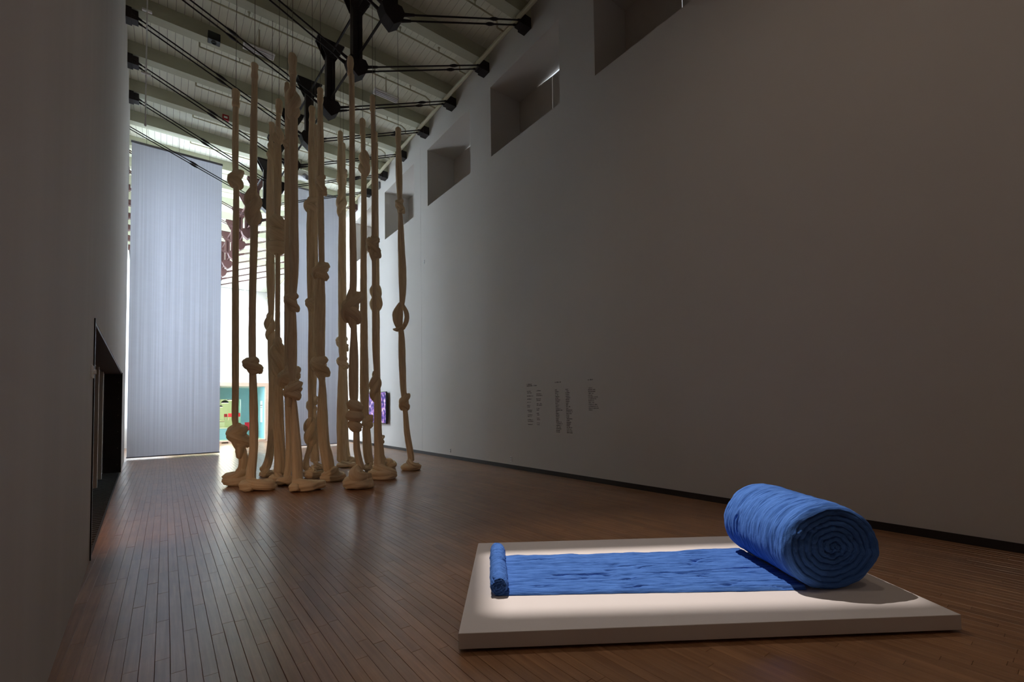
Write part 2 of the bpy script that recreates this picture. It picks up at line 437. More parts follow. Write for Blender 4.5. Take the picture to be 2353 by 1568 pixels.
# added warm fill lamps in unseen ceiling cans, for dim ambient light
for wx, wy, wo in ((2.9, -2.6, 'first'), (3.0, 1.4, 'second')):
    ld = bpy.data.lights.new('fill_light', 'SPOT'); ld.energy = WARM_FILL_W; ld.color = (1.0, 0.80, 0.64); ld.spot_size = math.radians(150); ld.spot_blend = 1.0; ld.shadow_soft_size = 0.25
    lo = bpy.data.objects.new('fill_light', ld); COL.objects.link(lo); lo.location = (wx, wy, 10.3)
    t = thing('fill_spotlight', 'black can downlight under the ceiling, %s from the entrance wall' % wo, 'spotlight', (wx, wy, 10.3), 'downlights at the entrance end')
    b = MB(); b.lathe([(0.09, 0.05), (0.10, 0.4), (0.02, 0.42)]); b.build('can', M['lamp_black'], t)
    b = MB(); b.bar((0, 0, 0.4), (0, 0, 1.0), 0.012); b.build('rod', M['lamp_black'], t)

# ------------------------------------------------------------------ floor
def to_px(P):
    c = ROT.T @ (np.asarray(P, float)-CAM)
    if c[2] > -0.05: return None
    return CXP+F_PX*c[0]/-c[2], CYP-F_PX*c[1]/-c[2], -c[2]

def board_geo(x0, x1, y0, y1, zt, sgn=-1, ch=0.0016, th=0.015, tilt=0.0):
    """board with chamfered visible face; sgn=-1: visible face up, +1: visible face down"""
    v = [(x0+ch, y0+ch, zt-tilt), (x1-ch, y0+ch, zt+tilt), (x1-ch, y1-ch, zt+tilt), (x0+ch, y1-ch, zt-tilt)]
    v += [(x, y, zt+sgn*ch) for x, y in ((x0, y0), (x1, y0), (x1, y1), (x0, y1))]
    v += [(x, y, zt+sgn*th) for x, y in ((x0, y0), (x1, y0), (x1, y1), (x0, y1))]
    f = [(0, 1, 2, 3)]
    for k in (0, 4):
        for i in range(4):
            j = (i+1) % 4; f.append((k+i, k+4+i, k+4+j, k+j))
    f.append((11, 10, 9, 8))
    if sgn > 0: f = [tuple(reversed(q)) for q in f]
    return v, f

def tone_attr(me, tones):
    a = me.color_attributes.new('tone', 'FLOAT_COLOR', 'POINT')
    a.data.foreach_set('color', np.asarray(tones, np.float32).ravel())

def lay_boards(boards, parent, part, field, mat, zt, sgn, keep=300, **kw):
    """boards = (x0,x1,y0,y1); the ones that show largest are single objects, the rest one mesh"""
    sc = []
    for i, (x0, x1, y0, y1) in enumerate(boards):
        best = 0
        for yy in (y0+0.05, (y0+y1)/2, y1-0.05):
            p = to_px(((x0+x1)/2, yy, zt))
            if p and -30 < p[0] < 2383 and -30 < p[1] < 1598: best = max(best, 1.0/p[2]**2*(y1-y0))
        sc.append(best)
    order = sorted(range(len(boards)), key=lambda i: -sc[i])
    near = set(i for i in order[:keep] if sc[i] > 0)
    rs = np.random.RandomState(11); V = []; Fc = []; T = []
    for i, (x0, x1, y0, y1) in enumerate(boards):
        tone = [float(rs.beta(2.4, 2.0)), float(rs.rand()), float(rs.rand()), 1.0]
        tone[1] = tone[2] = tone[0]*0.6+0.4*tone[1]
        dz = rs.uniform(-1, 1)*0.0007; tl = rs.uniform(-1, 1)*0.00012
        v, f = board_geo(x0, x1, y0, y1, zt+dz, sgn, tilt=tl, **kw)
        if i in near:
            me = bpy.data.meshes.new(part); me.from_pydata(v, [], f); tone_attr(me, [tone]*len(v)); me.update()
            link(part, me, mat, parent)
        else:
            k = len(V); V += v; Fc += [tuple(q+k for q in p) for p in f]; T += [tone]*len(v)
    me = bpy.data.meshes.new(field); me.from_pydata(V, [], Fc); tone_attr(me, T); me.update()
    o = link(field, me, mat, parent); o['kind'] = 'stuff'
    return o

b = MB(); b.box(-2.4, 9.0, YB, YE, -0.2, -0.012)
floor = tag(b.build('floor', M['subfloor']), 'worn maple strip floor running the length of the hall', 'floor', kind='structure')
rs = np.random.RandomState(5); boards = []
PW = 0.0755; x = -1.62
while x < XR+0.05:
    y = YB+rs.uniform(0, 1.2)-1.0
    while y < 30:
        Lg = rs.choice([0.45, 0.7, 0.95, 1.2, 1.5, 1.9, 2.4], p=[.08, .16, .2, .2, .16, .12, .08])*rs.uniform(0.85, 1.15)
        g = 0.0009+0.0016*rs.rand()**4
        boards.append((x+g/2, x+PW-g/2, max(y, YB)+0.0006, y+Lg-0.0006)); y += Lg
    x += PW
boards = [q for q in boards if q[3] > q[2]+0.05]
lay_boards(boards, floor, 'plank', 'plank_field', M['floor'], 0.0, -1, 300)

# ------------------------------------------------------------------ ceiling
TY = [8.14+1.775*k for k in range(-8, 20)]            # truss spacing
b = MB(); b.box(-2.4, 9.0, YB, YE, ZC+0.02, ZC+0.3)
ceiling = tag(b.build('ceiling', M['gap']), 'painted board ceiling between the roof beams', 'ceiling', kind='structure')
boards = []; CW = 0.168
for k in range(len(TY)-1):
    x = -1.75
    while x < 7.0:
        boards.append((x+0.003, x+CW-0.003, TY[k]+0.002, TY[k+1]-0.002)); x += CW
lay_boards(boards, ceiling, 'ceiling_board', 'ceiling_board_field', M['ceil'], ZC, 1, 300, th=0.018)

# ------------------------------------------------------------------ left wall with the wide opening
def skew(b, y0, y1, z0, z1, x_in=0.0, t=0.33):
    b.hexa([(xl(y0)-t, y0, z0), (xl(y0)+x_in, y0, z0), (xl(y1)+x_in, y1, z0), (xl(y1)-t, y1, z0), (xl(y0)-t, y0, z1), (xl(y0)+x_in, y0, z1), (xl(y1)+x_in, y1, z1), (xl(y1)-t, y1, z1)])
b = MB(); skew(b, YB, DOOR_Y0, 0, ZC+0.02); skew(b, DOOR_Y0, DOOR_Y1, DOOR_Z, ZC+0.02); skew(b, DOOR_Y1, WALL_END, 0, ZC+0.02)
tag(b.build('wall_left', M['wall_left']), 'tall streaky grey-white wall beside the doorway', 'wall', kind='structure')
# far stretch of the original left wall, set back, with daylight windows
def xf(Y): return xl(Y)-0.30
b = MB()
def far_left(y0, y1, z0, z1):
    b.hexa([(xf(y0)-0.5, y0, z0), (xf(y0), y0, z0), (xf(y1), y1, z0), (xf(y1)-0.5, y1, z0), (xf(y0)-0.5, y0, z1), (xf(y0), y0, z1), (xf(y1), y1, z1), (xf(y1)-0.5, y1, z1)])
LW = [(20.2, 21.5), (22.1, 23.4), (23.8, 24.8)]
y = WALL_END
for a, c in LW:
    far_left(y, a, 0, ZC+.02); far_left(a, c, 0, 1.2); far_left(a, c, 9.6, ZC+.02); y = c
far_left(y, 27.0, 0, ZC+.02)
HW = [(27.0, 29.4), (30.2, 32.6), (33.4, 35.8), (36.6, 39.0)]
y = 27.0
for a, c in HW:
    far_left(y, a, 0, ZC+.02); far_left(a, c, 0, 7.2); far_left(a, c, 10.2, ZC+.02); y = c
far_left(y, YE, 0, ZC+.02)
tag(b.build('wall_left_far', M['white']), 'brightly lit white wall beyond the woven hangings', 'wall', kind='structure')
nwin = 0
def day_window(label, y0, y1, z0, z1, X0, X1, mat='day', grid=True):
    """pane in a frame; X0/X1 = plane at y0/y1"""
    global nwin
    nwin += 1
    t = thing('window_%d' % nwin, label, 'window', kind='structure')
    bb = MB(); bb.hexa([(X0-.01, y0, z0), (X0+.01, y0, z0), (X1+.01, y1, z0), (X1-.01, y1, z0), (X0-.01, y0, z1), (X0+.01, y0, z1), (X1+.01, y1, z1), (X1-.01, y1, z1)])
    bb.build('pane', M[mat], t)
    if grid:
        s = 1 if X0 < 3 else -1
        bb = MB()
        for zz in np.linspace(z0, z1, 6):
            bb.hexa([(X0, y0, zz-.03), (X0+s*.06, y0, zz-.03), (X1+s*.06, y1, zz-.03), (X1, y1, zz-.03), (X0, y0, zz+.03), (X0+s*.06, y0, zz+.03), (X1+s*.06, y1, zz+.03), (X1, y1, zz+.03)])
        bb.build('muntin', M['white'], t)
    return t
for k, (a, c) in enumerate(LW):
    day_window('tall daylight window in the far left wall, number %s from the hanging' % ['one', 'two', 'three'][k], a, c, 1.2, 9.6, xf(a)-0.25, xf(c)-0.25)
for a, c in HW:
    t = day_window('high daylight window in the far left wall above the white box', a, c, 7.2, 10.2, xf(a)-0.25, xf(c)-0.25); t['group'] = 'high windows in the far left wall'

# ------------------------------------------------------------------ right wall with deep window recesses
WZ0, WZ1 = 8.22, 10.12
RW = [(3.29+3.67*k-3.67*2, 5.94+3.67*k-3.67*2) for k in range(0, 13)]
SEAM = 13.80
b = MB(); X2 = 7.86
def rbox(y0, y1, z0, z1, x0=XR):
    if y0 < SEAM < y1:
        b.box(x0, X2, y0, SEAM-0.004, z0, z1); b.box(x0, X2, SEAM+0.004, y1, z0, z1)
    else: b.box(x0, X2, y0, y1, z0, z1)
y = YB
for a, c in RW:
    rbox(y, a, 0, WZ1); rbox(a, c, 0, WZ0); y = c
rbox(y, YE, 0, WZ1)
rbox(YB, YE, WZ1, 10.45)
b.box(XR+0.10, X2, YB, YE, 10.45, ZC+0.02)
b.box(X2, X2+0.02, SEAM-.02, SEAM+.02, 0, 10.45)
tag(b.build('wall_right', M['wall']), 'tall plain wall with deep high window recesses', 'wall', kind='structure')
wnames = ['one', 'two', 'three', 'four', 'five', 'six', 'seven', 'eight']
for k, (a, c) in enumerate(RW):
    if k >= 7:
        t = day_window('uncovered daylight window in a deep recess beyond the hangings', a, c, WZ0, WZ1, X2, X2); t['group'] = 'uncovered windows beyond the hangings'
        b = MB(); b.box(X2+0.02, X2+0.1, a-.1, c+.1, WZ0-.1, WZ1+.1); b.build('backing', M['white'], t)
        continue
    nwin += 1
    lab = {0: 'deep blinded window recess above the entrance end, first from the back wall', 1: 'deep blinded window recess above the entrance end, second from the back wall',
           2: 'deep blinded window recess above the right wall, nearest the blue wool roll', 3: 'deep window recess with two blind panels, above the wall text', 4: 'deep window recess with closed blind, between the wall text and the panel seam', 5: 'deep window recess with closed blind, just past the panel seam', 6: 'deep window recess with closed blind, above the video monitor'}[k]
    t = thing('window_%d' % nwin, lab, 'window', kind='structure')
    b = MB(); b.box(X2-0.010, X2-.002, a-.05, c+.05, WZ0-.05, WZ1+.05); b.build('pane', M['slit'], t)
    ym = a+(c-a)*0.49
    for q0, q1, za, zb_ in ((a-.05, ym-.006, .075, .055), (ym+.006, c+.05, .050, -.06)):      # blinds hang a little askew
        xa_, xb_ = X2-.03, X2-.015
        b = MB(); b.hexa([(xa_, q0, WZ0-.02), (xb_, q0, WZ0-.02), (xb_, q1, WZ0-.02), (xa_, q1, WZ0-.02), (xa_, q0, WZ1-za), (xb_, q0, WZ1-za), (xb_, q1, WZ1-zb_), (xa_, q1, WZ1-zb_)]); b.build('blind', M['blind'], t)
    b = MB(); b.box(X2+0.06, X2+0.1, a-.2, c+.2, WZ0-.2, WZ1+.2); b.build('backing', M['gap'], t)
    b = MB(); b.box(X2-0.012, X2+.06, a-.1, a, WZ0, WZ1); b.box(X2-0.012, X2+.06, c, c+.1, WZ0, WZ1); b.box(X2-0.012, X2+.06, a, c, WZ1, WZ1+.1); b.box(X2-0.012, X2+.06, a, c, WZ0-.1, WZ0); b.build('frame', M['gap'], t)

b = MB(); b.box(XR-0.012, XR+0.005, YB, YE, 0.0, 0.095)  # dark strip paints the shadow gap of the recessed baseboard
tag(b.build('baseboard_right', M['base']), 'dark low baseboard along the plain right wall', 'baseboard', kind='structure')
b = MB(); b.box(-2.4, 9, YB-0.3, YB, -0.2, ZC+.3)
tag(b.build('wall_back', M['wall']), 'plain wall at the entrance end of the hall', 'wall', kind='structure')
b = MB(); b.box(-3, 9, YE, YE+.3, -0.2, ZC+.3)
tag(b.build('wall_end', M['wall']), 'far end wall high above the white box room', 'wall', kind='structure')
b = MB(); b.box(-3.2, -2.4, 16, YE, -0.2, ZC+.3)
tag(b.build('wall_outer', M['gap']), 'outer shell wall behind the far windows', 'wall', kind='structure')

# ------------------------------------------------------------------ opening in the left wall
d = thing('door_1', 'wide low opening lined with blackened steel in the left wall', 'doorway', kind='structure')
def skewpart(name, y0, y1, z0, z1, x_out, x_in, mat):
    bb = MB(); bb.hexa([(xl(y0)+x_out, y0, z0), (xl(y0)+x_in, y0, z0), (xl(y1)+x_in, y1, z0), (xl(y1)+x_out, y1, z0), (xl(y0)+x_out, y0, z1), (xl(y0)+x_in, y0, z1), (xl(y1)+x_in, y1, z1), (xl(y1)+x_out, y1, z1)])
    return bb.build(name, M[mat], d)
skewpart('jamb', DOOR_Y0, DOOR_Y0+0.05, 0, DOOR_Z, -0.335, 0.012, 'steel')
skewpart('jamb', DOOR_Y1-0.05, DOOR_Y1, 0, DOOR_Z, -0.335, 0.012, 'steel')
skewpart('header_plate', DOOR_Y0+.05, DOOR_Y1-.05, DOOR_Z-0.04, DOOR_Z, -0.335, -0.004, 'steel_warm_lit')
b = MB()
for i in range(6):
    zz = 0.2+i*0.42
    b.bar((xl(DOOR_Y1)-0.06, DOOR_Y1-0.052, zz), (xl(DOOR_Y1)-0.06, DOOR_Y1-0.05, zz), 0.008)
b.build('rivet', M['wire'], d)
# vestibule behind the opening
for nm, q, lb in (('wall_vestibule_side', (-3.9, -3.6, 4.5, 15.6), 'white long wall of the vestibule behind the left opening'), ('wall_vestibule_near', (-3.9, -0.92, 4.2, 4.5), 'white near end wall of the vestibule'), ('wall_vestibule_end', (-3.9, -1.25, 15.6, 16.0), 'white far end wall of the vestibule')):
    b = MB(); b.box(*q, -.05, 2.9); tag(b.build(nm, M['white']), lb, 'wall', kind='structure')
b = MB(); b.hexa([(-3.9, 4.2, 2.7), (xl(4.2)-.33, 4.2, 2.7), (xl(16)-.33, 16, 2.7), (-3.9, 16, 2.7), (-3.9, 4.2, 2.9), (xl(4.2)-.33, 4.2, 2.9), (xl(16)-.33, 16, 2.9), (-3.9, 16, 2.9)])
tag(b.build('ceiling_vestibule', M['white']), 'low white ceiling of the vestibule behind the left opening', 'ceiling', kind='structure')
b = MB(); b.box(-3.9, -2.3, 4.2, 16, -0.2, -0.012)
tag(b.build('floor_vestibule', M['subfloor']), 'dark floor slab under the vestibule matting', 'floor', kind='structure')
b = MB(); b.hexa([(-3.6, DOOR_Y0+.06, -.012), (xl(DOOR_Y0)+.0, DOOR_Y0+.06, -.012), (xl(DOOR_Y1)+.0, DOOR_Y1-.06, -.012), (-3.6, DOOR_Y1-.06, -.012), (-3.6, DOOR_Y0+.06, 0.004), (xl(DOOR_Y0)+.0, DOOR_Y0+.06, 0.004), (xl(DOOR_Y1)+.0, DOOR_Y1-.06, 0.004), (-3.6, DOOR_Y1-.06, 0.004)])
mt = tag(b.build('entrance_mat', M['mat']), 'dark ribbed entrance mat laid in the left opening', 'mat')
b = MB()
for i in range(60):
    yy = DOOR_Y0+.15+i*(DOOR_Y1-DOOR_Y0-.3)/60
    b.box(-3.5, xl(yy)-0.02, yy, yy+0.07, 0.004, 0.012)
o = b.build('mat_rib', M['gap'], mt); o['kind'] = 'stuff'
for (px, py, h_, nm) in ((226, 1123, 2.2, 'nearer'), (236, 1103, 2.2, 'farther')):
    P = on_z(px, py)
    t = thing('door_leaf', 'white door leaf standing open inside the left opening, the %s of two' % nm, 'door', (P[0]-0.02, P[1], 0.013))
    b = MB(); b.box(-0.36, 0.0, -0.05, 0.05, 0, 2.46); b.build('panel', M['leaf'], t, 0.006)
    b = MB(); b.bar((-0.3, -0.05, 1.0), (-0.3, -0.10, 1.0), 0.01); b.bar((-0.3, -0.10, 1.0), (-0.2, -0.10, 1.0), 0.01); b.build('handle', M['wire'], t)
ld = bpy.data.lights.new('vestibule_light', 'SPOT'); ld.energy = DOOR_W; ld.color = (1.0, 0.62, 0.38); ld.shadow_soft_size = 0.05; ld.spot_size = math.radians(95); ld.spot_blend = 1.0
lo = bpy.data.objects.new('vestibule_light', ld); COL.objects.link(lo); lo.location = (-2.05, 6.95, 2.05); lo.rotation_euler = Vector((1.7, 1.6, -2.05)).to_track_quat('-Z', 'Y').to_euler()
t = thing('ceiling_lamp', 'small round lamp on the vestibule ceiling', 'lamp', (-2.05, 6.95, 2.20))
b = MB(); b.lathe([(0.02, 0.0), (0.10, 0.02), (0.12, 0.2), (0.12, 0.25)]); b.build('shade', M['paper'], t)
b = MB(); b.lathe([(0.02, 0.2), (0.02, 0.5)]); b.build('mount', M['wire'], t)

# ------------------------------------------------------------------ white box room at the far end
YW = 25.0; OX0, OX1, OZ0, OZ1 = 0.2, 3.93, 0.06, 2.72
b = MB()
b.box(-1.7, OX0, YW, YW+.2, 0, 6.45); b.box(OX1, XR, YW, YW+.2, 0, 6.45); b.box(OX0, OX1, YW, YW+.2, OZ1, 6.45)
b.box(-1.7, XR, YW+.2, 36, 6.25, 6.45)
tag(b.build('wall_far', M['white']), 'bright white box wall with a framed room opening', 'wall', kind='structure')
b = MB(); b.box(OX1+.15, XR, YW-.012, YW, 0.0, 0.03); b.box(OX1+.15, XR, YW-.012, YW, 0.30, 0.33)
tag(b.build('baseboard_far', M['base']), 'thin dark base lines on the white box wall', 'baseboard', kind='structure')
t = thing('trim_1', 'raw timber frame around the coloured room opening', 'frame', kind='structure')
for nm, q in (('post', (OX1-.03, OX1+.12, YW-.06, YW+.21, 0, OZ1+.14)), ('post', (OX0-.12, OX0+.03, YW-.06, YW+.21, 0, OZ1+.14)), ('lintel', (OX0+.03, OX1-.03, YW-.06, YW+.21, OZ1-.03, OZ1+.14)), ('sill', (OX0, OX1, YW-.06, YW+.2, 0.05, 0.10))):
    b = MB(); b.box(*q); b.build(nm, M['pine'], t)
for i in range(6):
    b = MB(); xx = OX0+0.3+i*0.62; b.box(xx, xx+.35, YW-.05, YW+.15, 0.0, 0.05); b.build('block', M['pine'], t)
b = MB(); b.box(-0.5, 3.93, YW+.2, 36, 0.0, 0.09)
tag(b.build('floor_inner', M['mint']), 'pale raised floor of the coloured room', 'floor', kind='structure')
b = MB(); b.box(-0.5, 4.1, YW+.2, 36, OZ1, OZ1+.1)
tag(b.build('ceiling_inner', M['white']), 'white ceiling of the coloured room', 'ceiling', kind='structure')
b = MB(); b.box(3.93, 4.1, YW+.2, 36, 0, OZ1)
tag(b.build('wall_inner_right', M['aqua']), 'pale aqua side wall of the coloured room', 'wall', kind='structure')
b = MB(); b.box(-0.7, -0.5, YW+.2, 36, 0, OZ1); b.box(-.5, 4.1, 35.8, 36, 0, OZ1)
tag(b.build('wall_inner_left', M['mint']), 'pale yellow green walls deep in the coloured room', 'wall', kind='structure')
b = MB(); b.box(-0.5, 3.93, 28.0, 28.15, 2.12, OZ1); b.box(3.2, 3.93, 28.0, 28.15, 0.09, 2.12)
tag(b.build('wall_inner_partition', M['teal']), 'teal partition with a wide opening inside the coloured room', 'wall', kind='structure')
b = MB(); b.box(-0.5, 2.55, 26.3, 26.4, 0.09, 0.64)
hw = tag(b.build('wall_inner_half', M['teal']), 'low teal half wall inside the coloured room', 'wall', kind='structure')
b = MB(); b.box(-0.5, 2.56, 26.27, 26.43, 0.64, 0.68); b.build('ledge', M['mint'], hw)
b = MB(); b.box(-0.5, 2.6, 29.5, 29.6, 0.09, 0.92)
hw = tag(b.build('wall_inner_half_far', M['mint']), 'second half wall, pale green, behind the teal one', 'wall', kind='structure')
b = MB(); b.box(-0.5, 2.6, 29.47, 29.63, 0.92, 0.96); b.build('ledge', M['pine'], hw)
for nm, px, z0, yy, r in (('nearest the opening', 531, 2.08, 28.6, .19), ('middle of the row', 517, 1.97, 31.0, .19), ('deepest in the room', 507.5, 1.76, 34.0, .11)):
    dd = ray(px, 920); s = yy/dd[1]; X = dd[0]*s
    t = thing('pendant_lamp', 'black dome pendant lamp in the coloured room, %s' % nm, 'lamp', (X, yy, z0))
    prof = [(r*math.cos(a), r*0.85*math.sin(a)) for a in np.linspace(0, 1.45, 8)]
    b = MB(); b.lathe(prof); b.build('shade', M['lamp_black'], t, smooth=True)
    b = MB(); b.bar((0, 0, r*.8), (0, 0, OZ1-z0), 0.008, 6); b.build('cord', M['lamp_black'], t)
    b = MB(); b.lathe([(0.0, -0.005), (r*.93, -0.005), (r*.9, 0.02)]); b.build('diffuser', M['bulb'], t)
    ld = bpy.data.lights.new('pendant_light', 'POINT'); ld.energy = 45; ld.color = (1, .97, .82); ld.shadow_soft_size = .12
    lo = bpy.data.objects.new('pendant_light', ld); COL.objects.link(lo); lo.parent = t; lo.location = (0, 0, -0.2)
def chair(px, py, yy, label, base, sc_=1.0):
    dd = ray(px, py); X = dd[0]*yy/dd[1]
    t = thing('side_chair', label, 'chair', (X, yy, base), 'red chairs in the coloured room'); t.scale = (sc_, sc_, sc_)
    b = MB(); b.box(-.2, .2, -.2, .2, .42, .46); b.build('seat', M['red'], t, .01)
    b = MB(); b.hexa([(-.2, .17, .46), (.2, .17, .46), (.2, .21, .46), (-.2, .21, .46), (-.19, .24, .85), (.19, .24, .85), (.19, .28, .85), (-.19, .28, .85)]); b.build('backrest', M['red'], t, .01)
    for sx in (-.17, .17):
        for sy in (-.17, .17):
            b = MB(); b.box(sx-.015, sx+.015, sy-.015, sy+.015, 0, .42); b.build('leg', M['pine'], t)
chair(573, 980, 26.9, 'red chair on pale legs beside the white radiator in the coloured room', .09, .95)
chair(552, 965, 29.55, 'small red chair on the pale ledge of the second half wall', .96, .5)
chair(529, 956, 31.4, 'small red chair with pale legs under the middle pendant lamp', .93, .5)
chair(519, 952, 33.4, 'smallest red chair farthest back in the coloured room', .93, .45)
b = MB(); b.box(-0.5, 2.6, 30.2, 34.5, 0.09, 0.93)
tag(b.build('platform_inner', M['mint']), 'raised pale platform carrying the far red chairs', 'platform', kind='structure')
t = thing('wall_sheet', 'white paper sheet pinned to the pale aqua side wall', 'poster', (3.92, 26.2, 1.45))
b = MB(); b.box(-.012, 0.0, -.35, .35, -.55, .55); b.build('sheet', M['paper'], t)
b = MB(); b.box(-.014, -.012, -.30, .30, .30, .34); b.box(-.014, -.012, -.30, .30, .2, .22); b.build('print', M['batten'], t)
t = thing('radiator', 'white ribbed radiator unit under the red chair', 'radiator', (2.75, 26.5, .09))
for i in range(8):
    b = MB(); b.box(i*.06, i*.06+.035, 0, .1, 0.05, .62); b.build('rib', M['white'], t)
b = MB(); b.box(0, .46, 0.02, .08, .02, .06); b.build('base_rail', M['white'], t)

# ------------------------------------------------------------------ roof trusses
def post_x(Y): return 3.42-0.047*(Y-8.14)
ZB = 10.95                                     # underside of beams
def truss(Y):
    xa = xl(Y)-0.05 if Y < WALL_END else xf(Y)-0.05
    xb = XR+0.10; xp = post_x(Y); red = Y > 19.5  # far trusses switch to the lit-toned iron
    I = M['iron_lit'] if red else M['iron']
    ORD = ['first', 'second', 'third', 'fourth', 'fifth', 'sixth', 'seventh', 'eighth', 'ninth', 'tenth', 'eleventh', 'twelfth', 'thirteenth', 'fourteenth']
    near_ = [y for y in TY if 6.0 <= y <= 19.5][::-1]; far_ = [y for y in TY if y > 19.5]; ent_ = [y for y in TY if y < 6.0][::-1]
    lab = 'roof beam with red iron post and tie rods, %s beyond the grey hangings' % ORD[far_.index(Y)] if red else ('roof beam with black iron post, %s past the plinth toward the entrance' % ORD[ent_.index(Y)] if Y < 6.0 else 'roof truss with black iron post, %s from the grey hangings toward the plinth' % ORD[near_.index(Y)])
    t = thing('roof_truss', lab, 'truss', (0, Y, 0), 'roof trusses over the far hall' if red else ('roof trusses above the entrance end' if Y < 6.0 else 'roof trusses over the rope hall'))
    b = MB(); b.box(xa, xb, -.14, .14, ZB, ZC); b.build('beam', M['beam'], t)
    b = MB(); b.box(xp-.105, xp-.035, -.09, .09, 9.25, ZB-.02); b.box(xp+.035, xp+.105, -.09, .09, 9.25, ZB-.02); b.box(xp-.05, xp+.05, -.05, .05, 9.3, ZB-.02); b.build('post', I, t)
    b = MB()
    for s in (-.11, .09): b.prism([(xp-.31, ZB+.14), (xp+.31, ZB+.14), (xp+.31, ZB-.06), (xp+.12, ZB-.42), (xp-.12, ZB-.42), (xp-.31, ZB-.06)], s, s+.02)
    b.box(xp-.33, xp+.33, -.13, .13, ZB-.03, ZB-.005)
    b.build('gusset', I, t)
    b = MB(); b.prism([(xp-.17, 9.42), (xp+.17, 9.42), (xp+.24, 9.30), (xp+.17, 9.12), (xp, 8.98), (xp-.17, 9.12), (xp-.24, 9.30)], -.13, .13); b.build('tie_shoe', I, t)
    for sx, xe, ft in ((-1, xa+.16, .52), (1, xb-.20, .72)):
        b = MB(); b.box(min(xe-sx*.0, xe+sx*.22), max(xe, xe+sx*.22), -.14, .14, ZB-.26, ZB); b.box(min(xe, xe-sx*.12), max(xe, xe-sx*.12), -.11, .11, ZB-.24, ZB-.02); b.build('bracket', I, t)
        for sy in (-.085, .085):
            A = np.array([xp+sx*.2, sy, 9.30]); B = np.array([xe, sy, ZB-.12])
            b = MB(); b.bar(A, B, 0.017, 8); b.build('tie_rod', I, t)
            c = A+(B-A)*ft; dd = _unit(B-A)*.13
            b = MB(); b.bar(c-dd, c-dd*.3, .02, 6, .036); b.bar(c-dd*.3, c+dd*.3, .036, 6); b.bar(c+dd*.3, c+dd, .036, 6, .02); b.build('turnbuckle', I, t)
            b = MB(); b.bar(A-(B-A)*.02, A+_unit(B-A)*.28, .04, 8, .025); b.build('clevis', I, t)
            b = MB(); b.bar(B-_unit(B-A)*.2, B, .025, 8, .04); b.build('clevis', I, t)
for k in range(5, len(TY)):
    if TY[k] < 34.5: truss(TY[k])

for z, lab in ((9.46, 'dark iron bar linking the lower ends of the truss posts'), (10.62, 'dark iron bar linking the upper ends of the truss posts')):
    t = thing('bracing_bar', lab, 'bar')
    for k in range(5, len(TY)-1):
        if TY[k+1] > 34.5: break
        a = (post_x(TY[k]), TY[k]+.1, z); c = (post_x(TY[k+1]), TY[k+1]-.1, z)
        b = MB(); b.bar(a, c, 0.028, 6); b.build('bar_length', M['iron_lit'] if TY[k] > 19 else M['iron'], t)

# ------------------------------------------------------------------ pipes and small things at the ceiling
t = thing('sprinkler_main', 'thick cream painted pipe running under the ceiling along the right wall', 'pipe')
for k in range(5, len(TY)-1):
    b = MB(); b.bar((6.58, TY[k], 10.93-.1), (6.58, TY[k+1], 10.93-.1), 0.055, 12); b.build('pipe_length', M['pipe'], t)
    b = MB(); b.bar((6.58, TY[k]-.04, 10.83), (6.58, TY[k]+.04, 10.83), 0.07, 12); b.build('coupling', M['pipe'], t)
for k in range(5, 17):
    yy = (TY[k]+TY[k+1])/2-.42
    t = thing('sprinkler_branch', 'thin pale sprinkler pipe, %s ceiling bay from the plinth toward the hangings' % ['first', 'second', 'third', 'fourth', 'fifth', 'sixth', 'seventh', 'eighth', 'ninth', 'tenth', 'eleventh', 'twelfth'][k-5], 'pipe', (0, yy, 0), 'sprinkler branch pipes')
    b = MB(); b.bar((0.6, 0, 11.05), (6.2, 0, 11.05), 0.019, 8); b.build('branch_pipe', M['pipe'], t)
    b = MB(); b.bar((6.2, 0, 11.05), (6.34, 0, 10.98), 0.02, 8); b.bar((6.34, 0, 10.98), (6.34, 0, 10.83), 0.02, 8); b.bar((6.34, 0, 10.83), (6.524, 0, 10.83), 0.02, 8); b.build('elbow', M['pipe'], t)
    b = MB(); b.bar((0.6, 0, 11.05), (0.6, 0, 11.17), .02, 8); b.build('riser', M['pipe'], t)
    for xx in (1.5, 3.1, 4.6, 5.7):
        b = MB(); b.bar((xx, 0, 11.07), (xx, 0, 11.17), .012, 6); b.bar((xx, 0, 11.17), (xx, 0, 11.18), .035, 8); b.build('sprinkler_head', M['pipe'], t)
def fluo(x0, x1, yy, lab):
    t = thing('strip_light', lab, 'light fixture', ((x0+x1)/2, yy, 10.72)); L = (x1-x0)/2
    b = MB(); b.hexa([(-L, -.13, 0.0), (L, -.13, 0.0), (L, .13, 0.0), (-L, .13, 0.0), (-L, -.06, .08), (L, -.06, .08), (L, .06, .08), (-L, .06, .08)]); b.build('reflector', M['white'], t)
    for s in (-.07, 0, .07):
        b = MB(); b.bar((-L+.02, s, -.015), (L-.02, s, -.015), .016, 8); b.build('tube', M['diffuser'], t)
    b = MB(); b.bar((0, 0, .08), (0, 0, ZC-10.72), .018, 8); b.build('stem', M['pipe'], t)
fluo(1.45, 2.15, 12.74, 'unlit strip light hung between the beams on the side of the left wall')
fluo(4.68, 5.40, 12.40, 'unlit strip light hung between the beams near the cream pipe')
t = thing('ceiling_speaker', 'small dark loudspeaker box clamped to a roof beam', 'speaker', (0.86, 13.38-.25, 10.86))
b = MB(); b.box(-.13, .13, -.1, .1, -.10, .10); b.build('cabinet', M['black'], t, .01)
b = MB(); b.lathe([(0.05, -.12), (0.06, -.1)]); b.build('driver', M['wire'], t)
b = MB(); b.bar((0, .08, .05), (0, .2, .12), .015); b.build('clamp', M['black'], t)
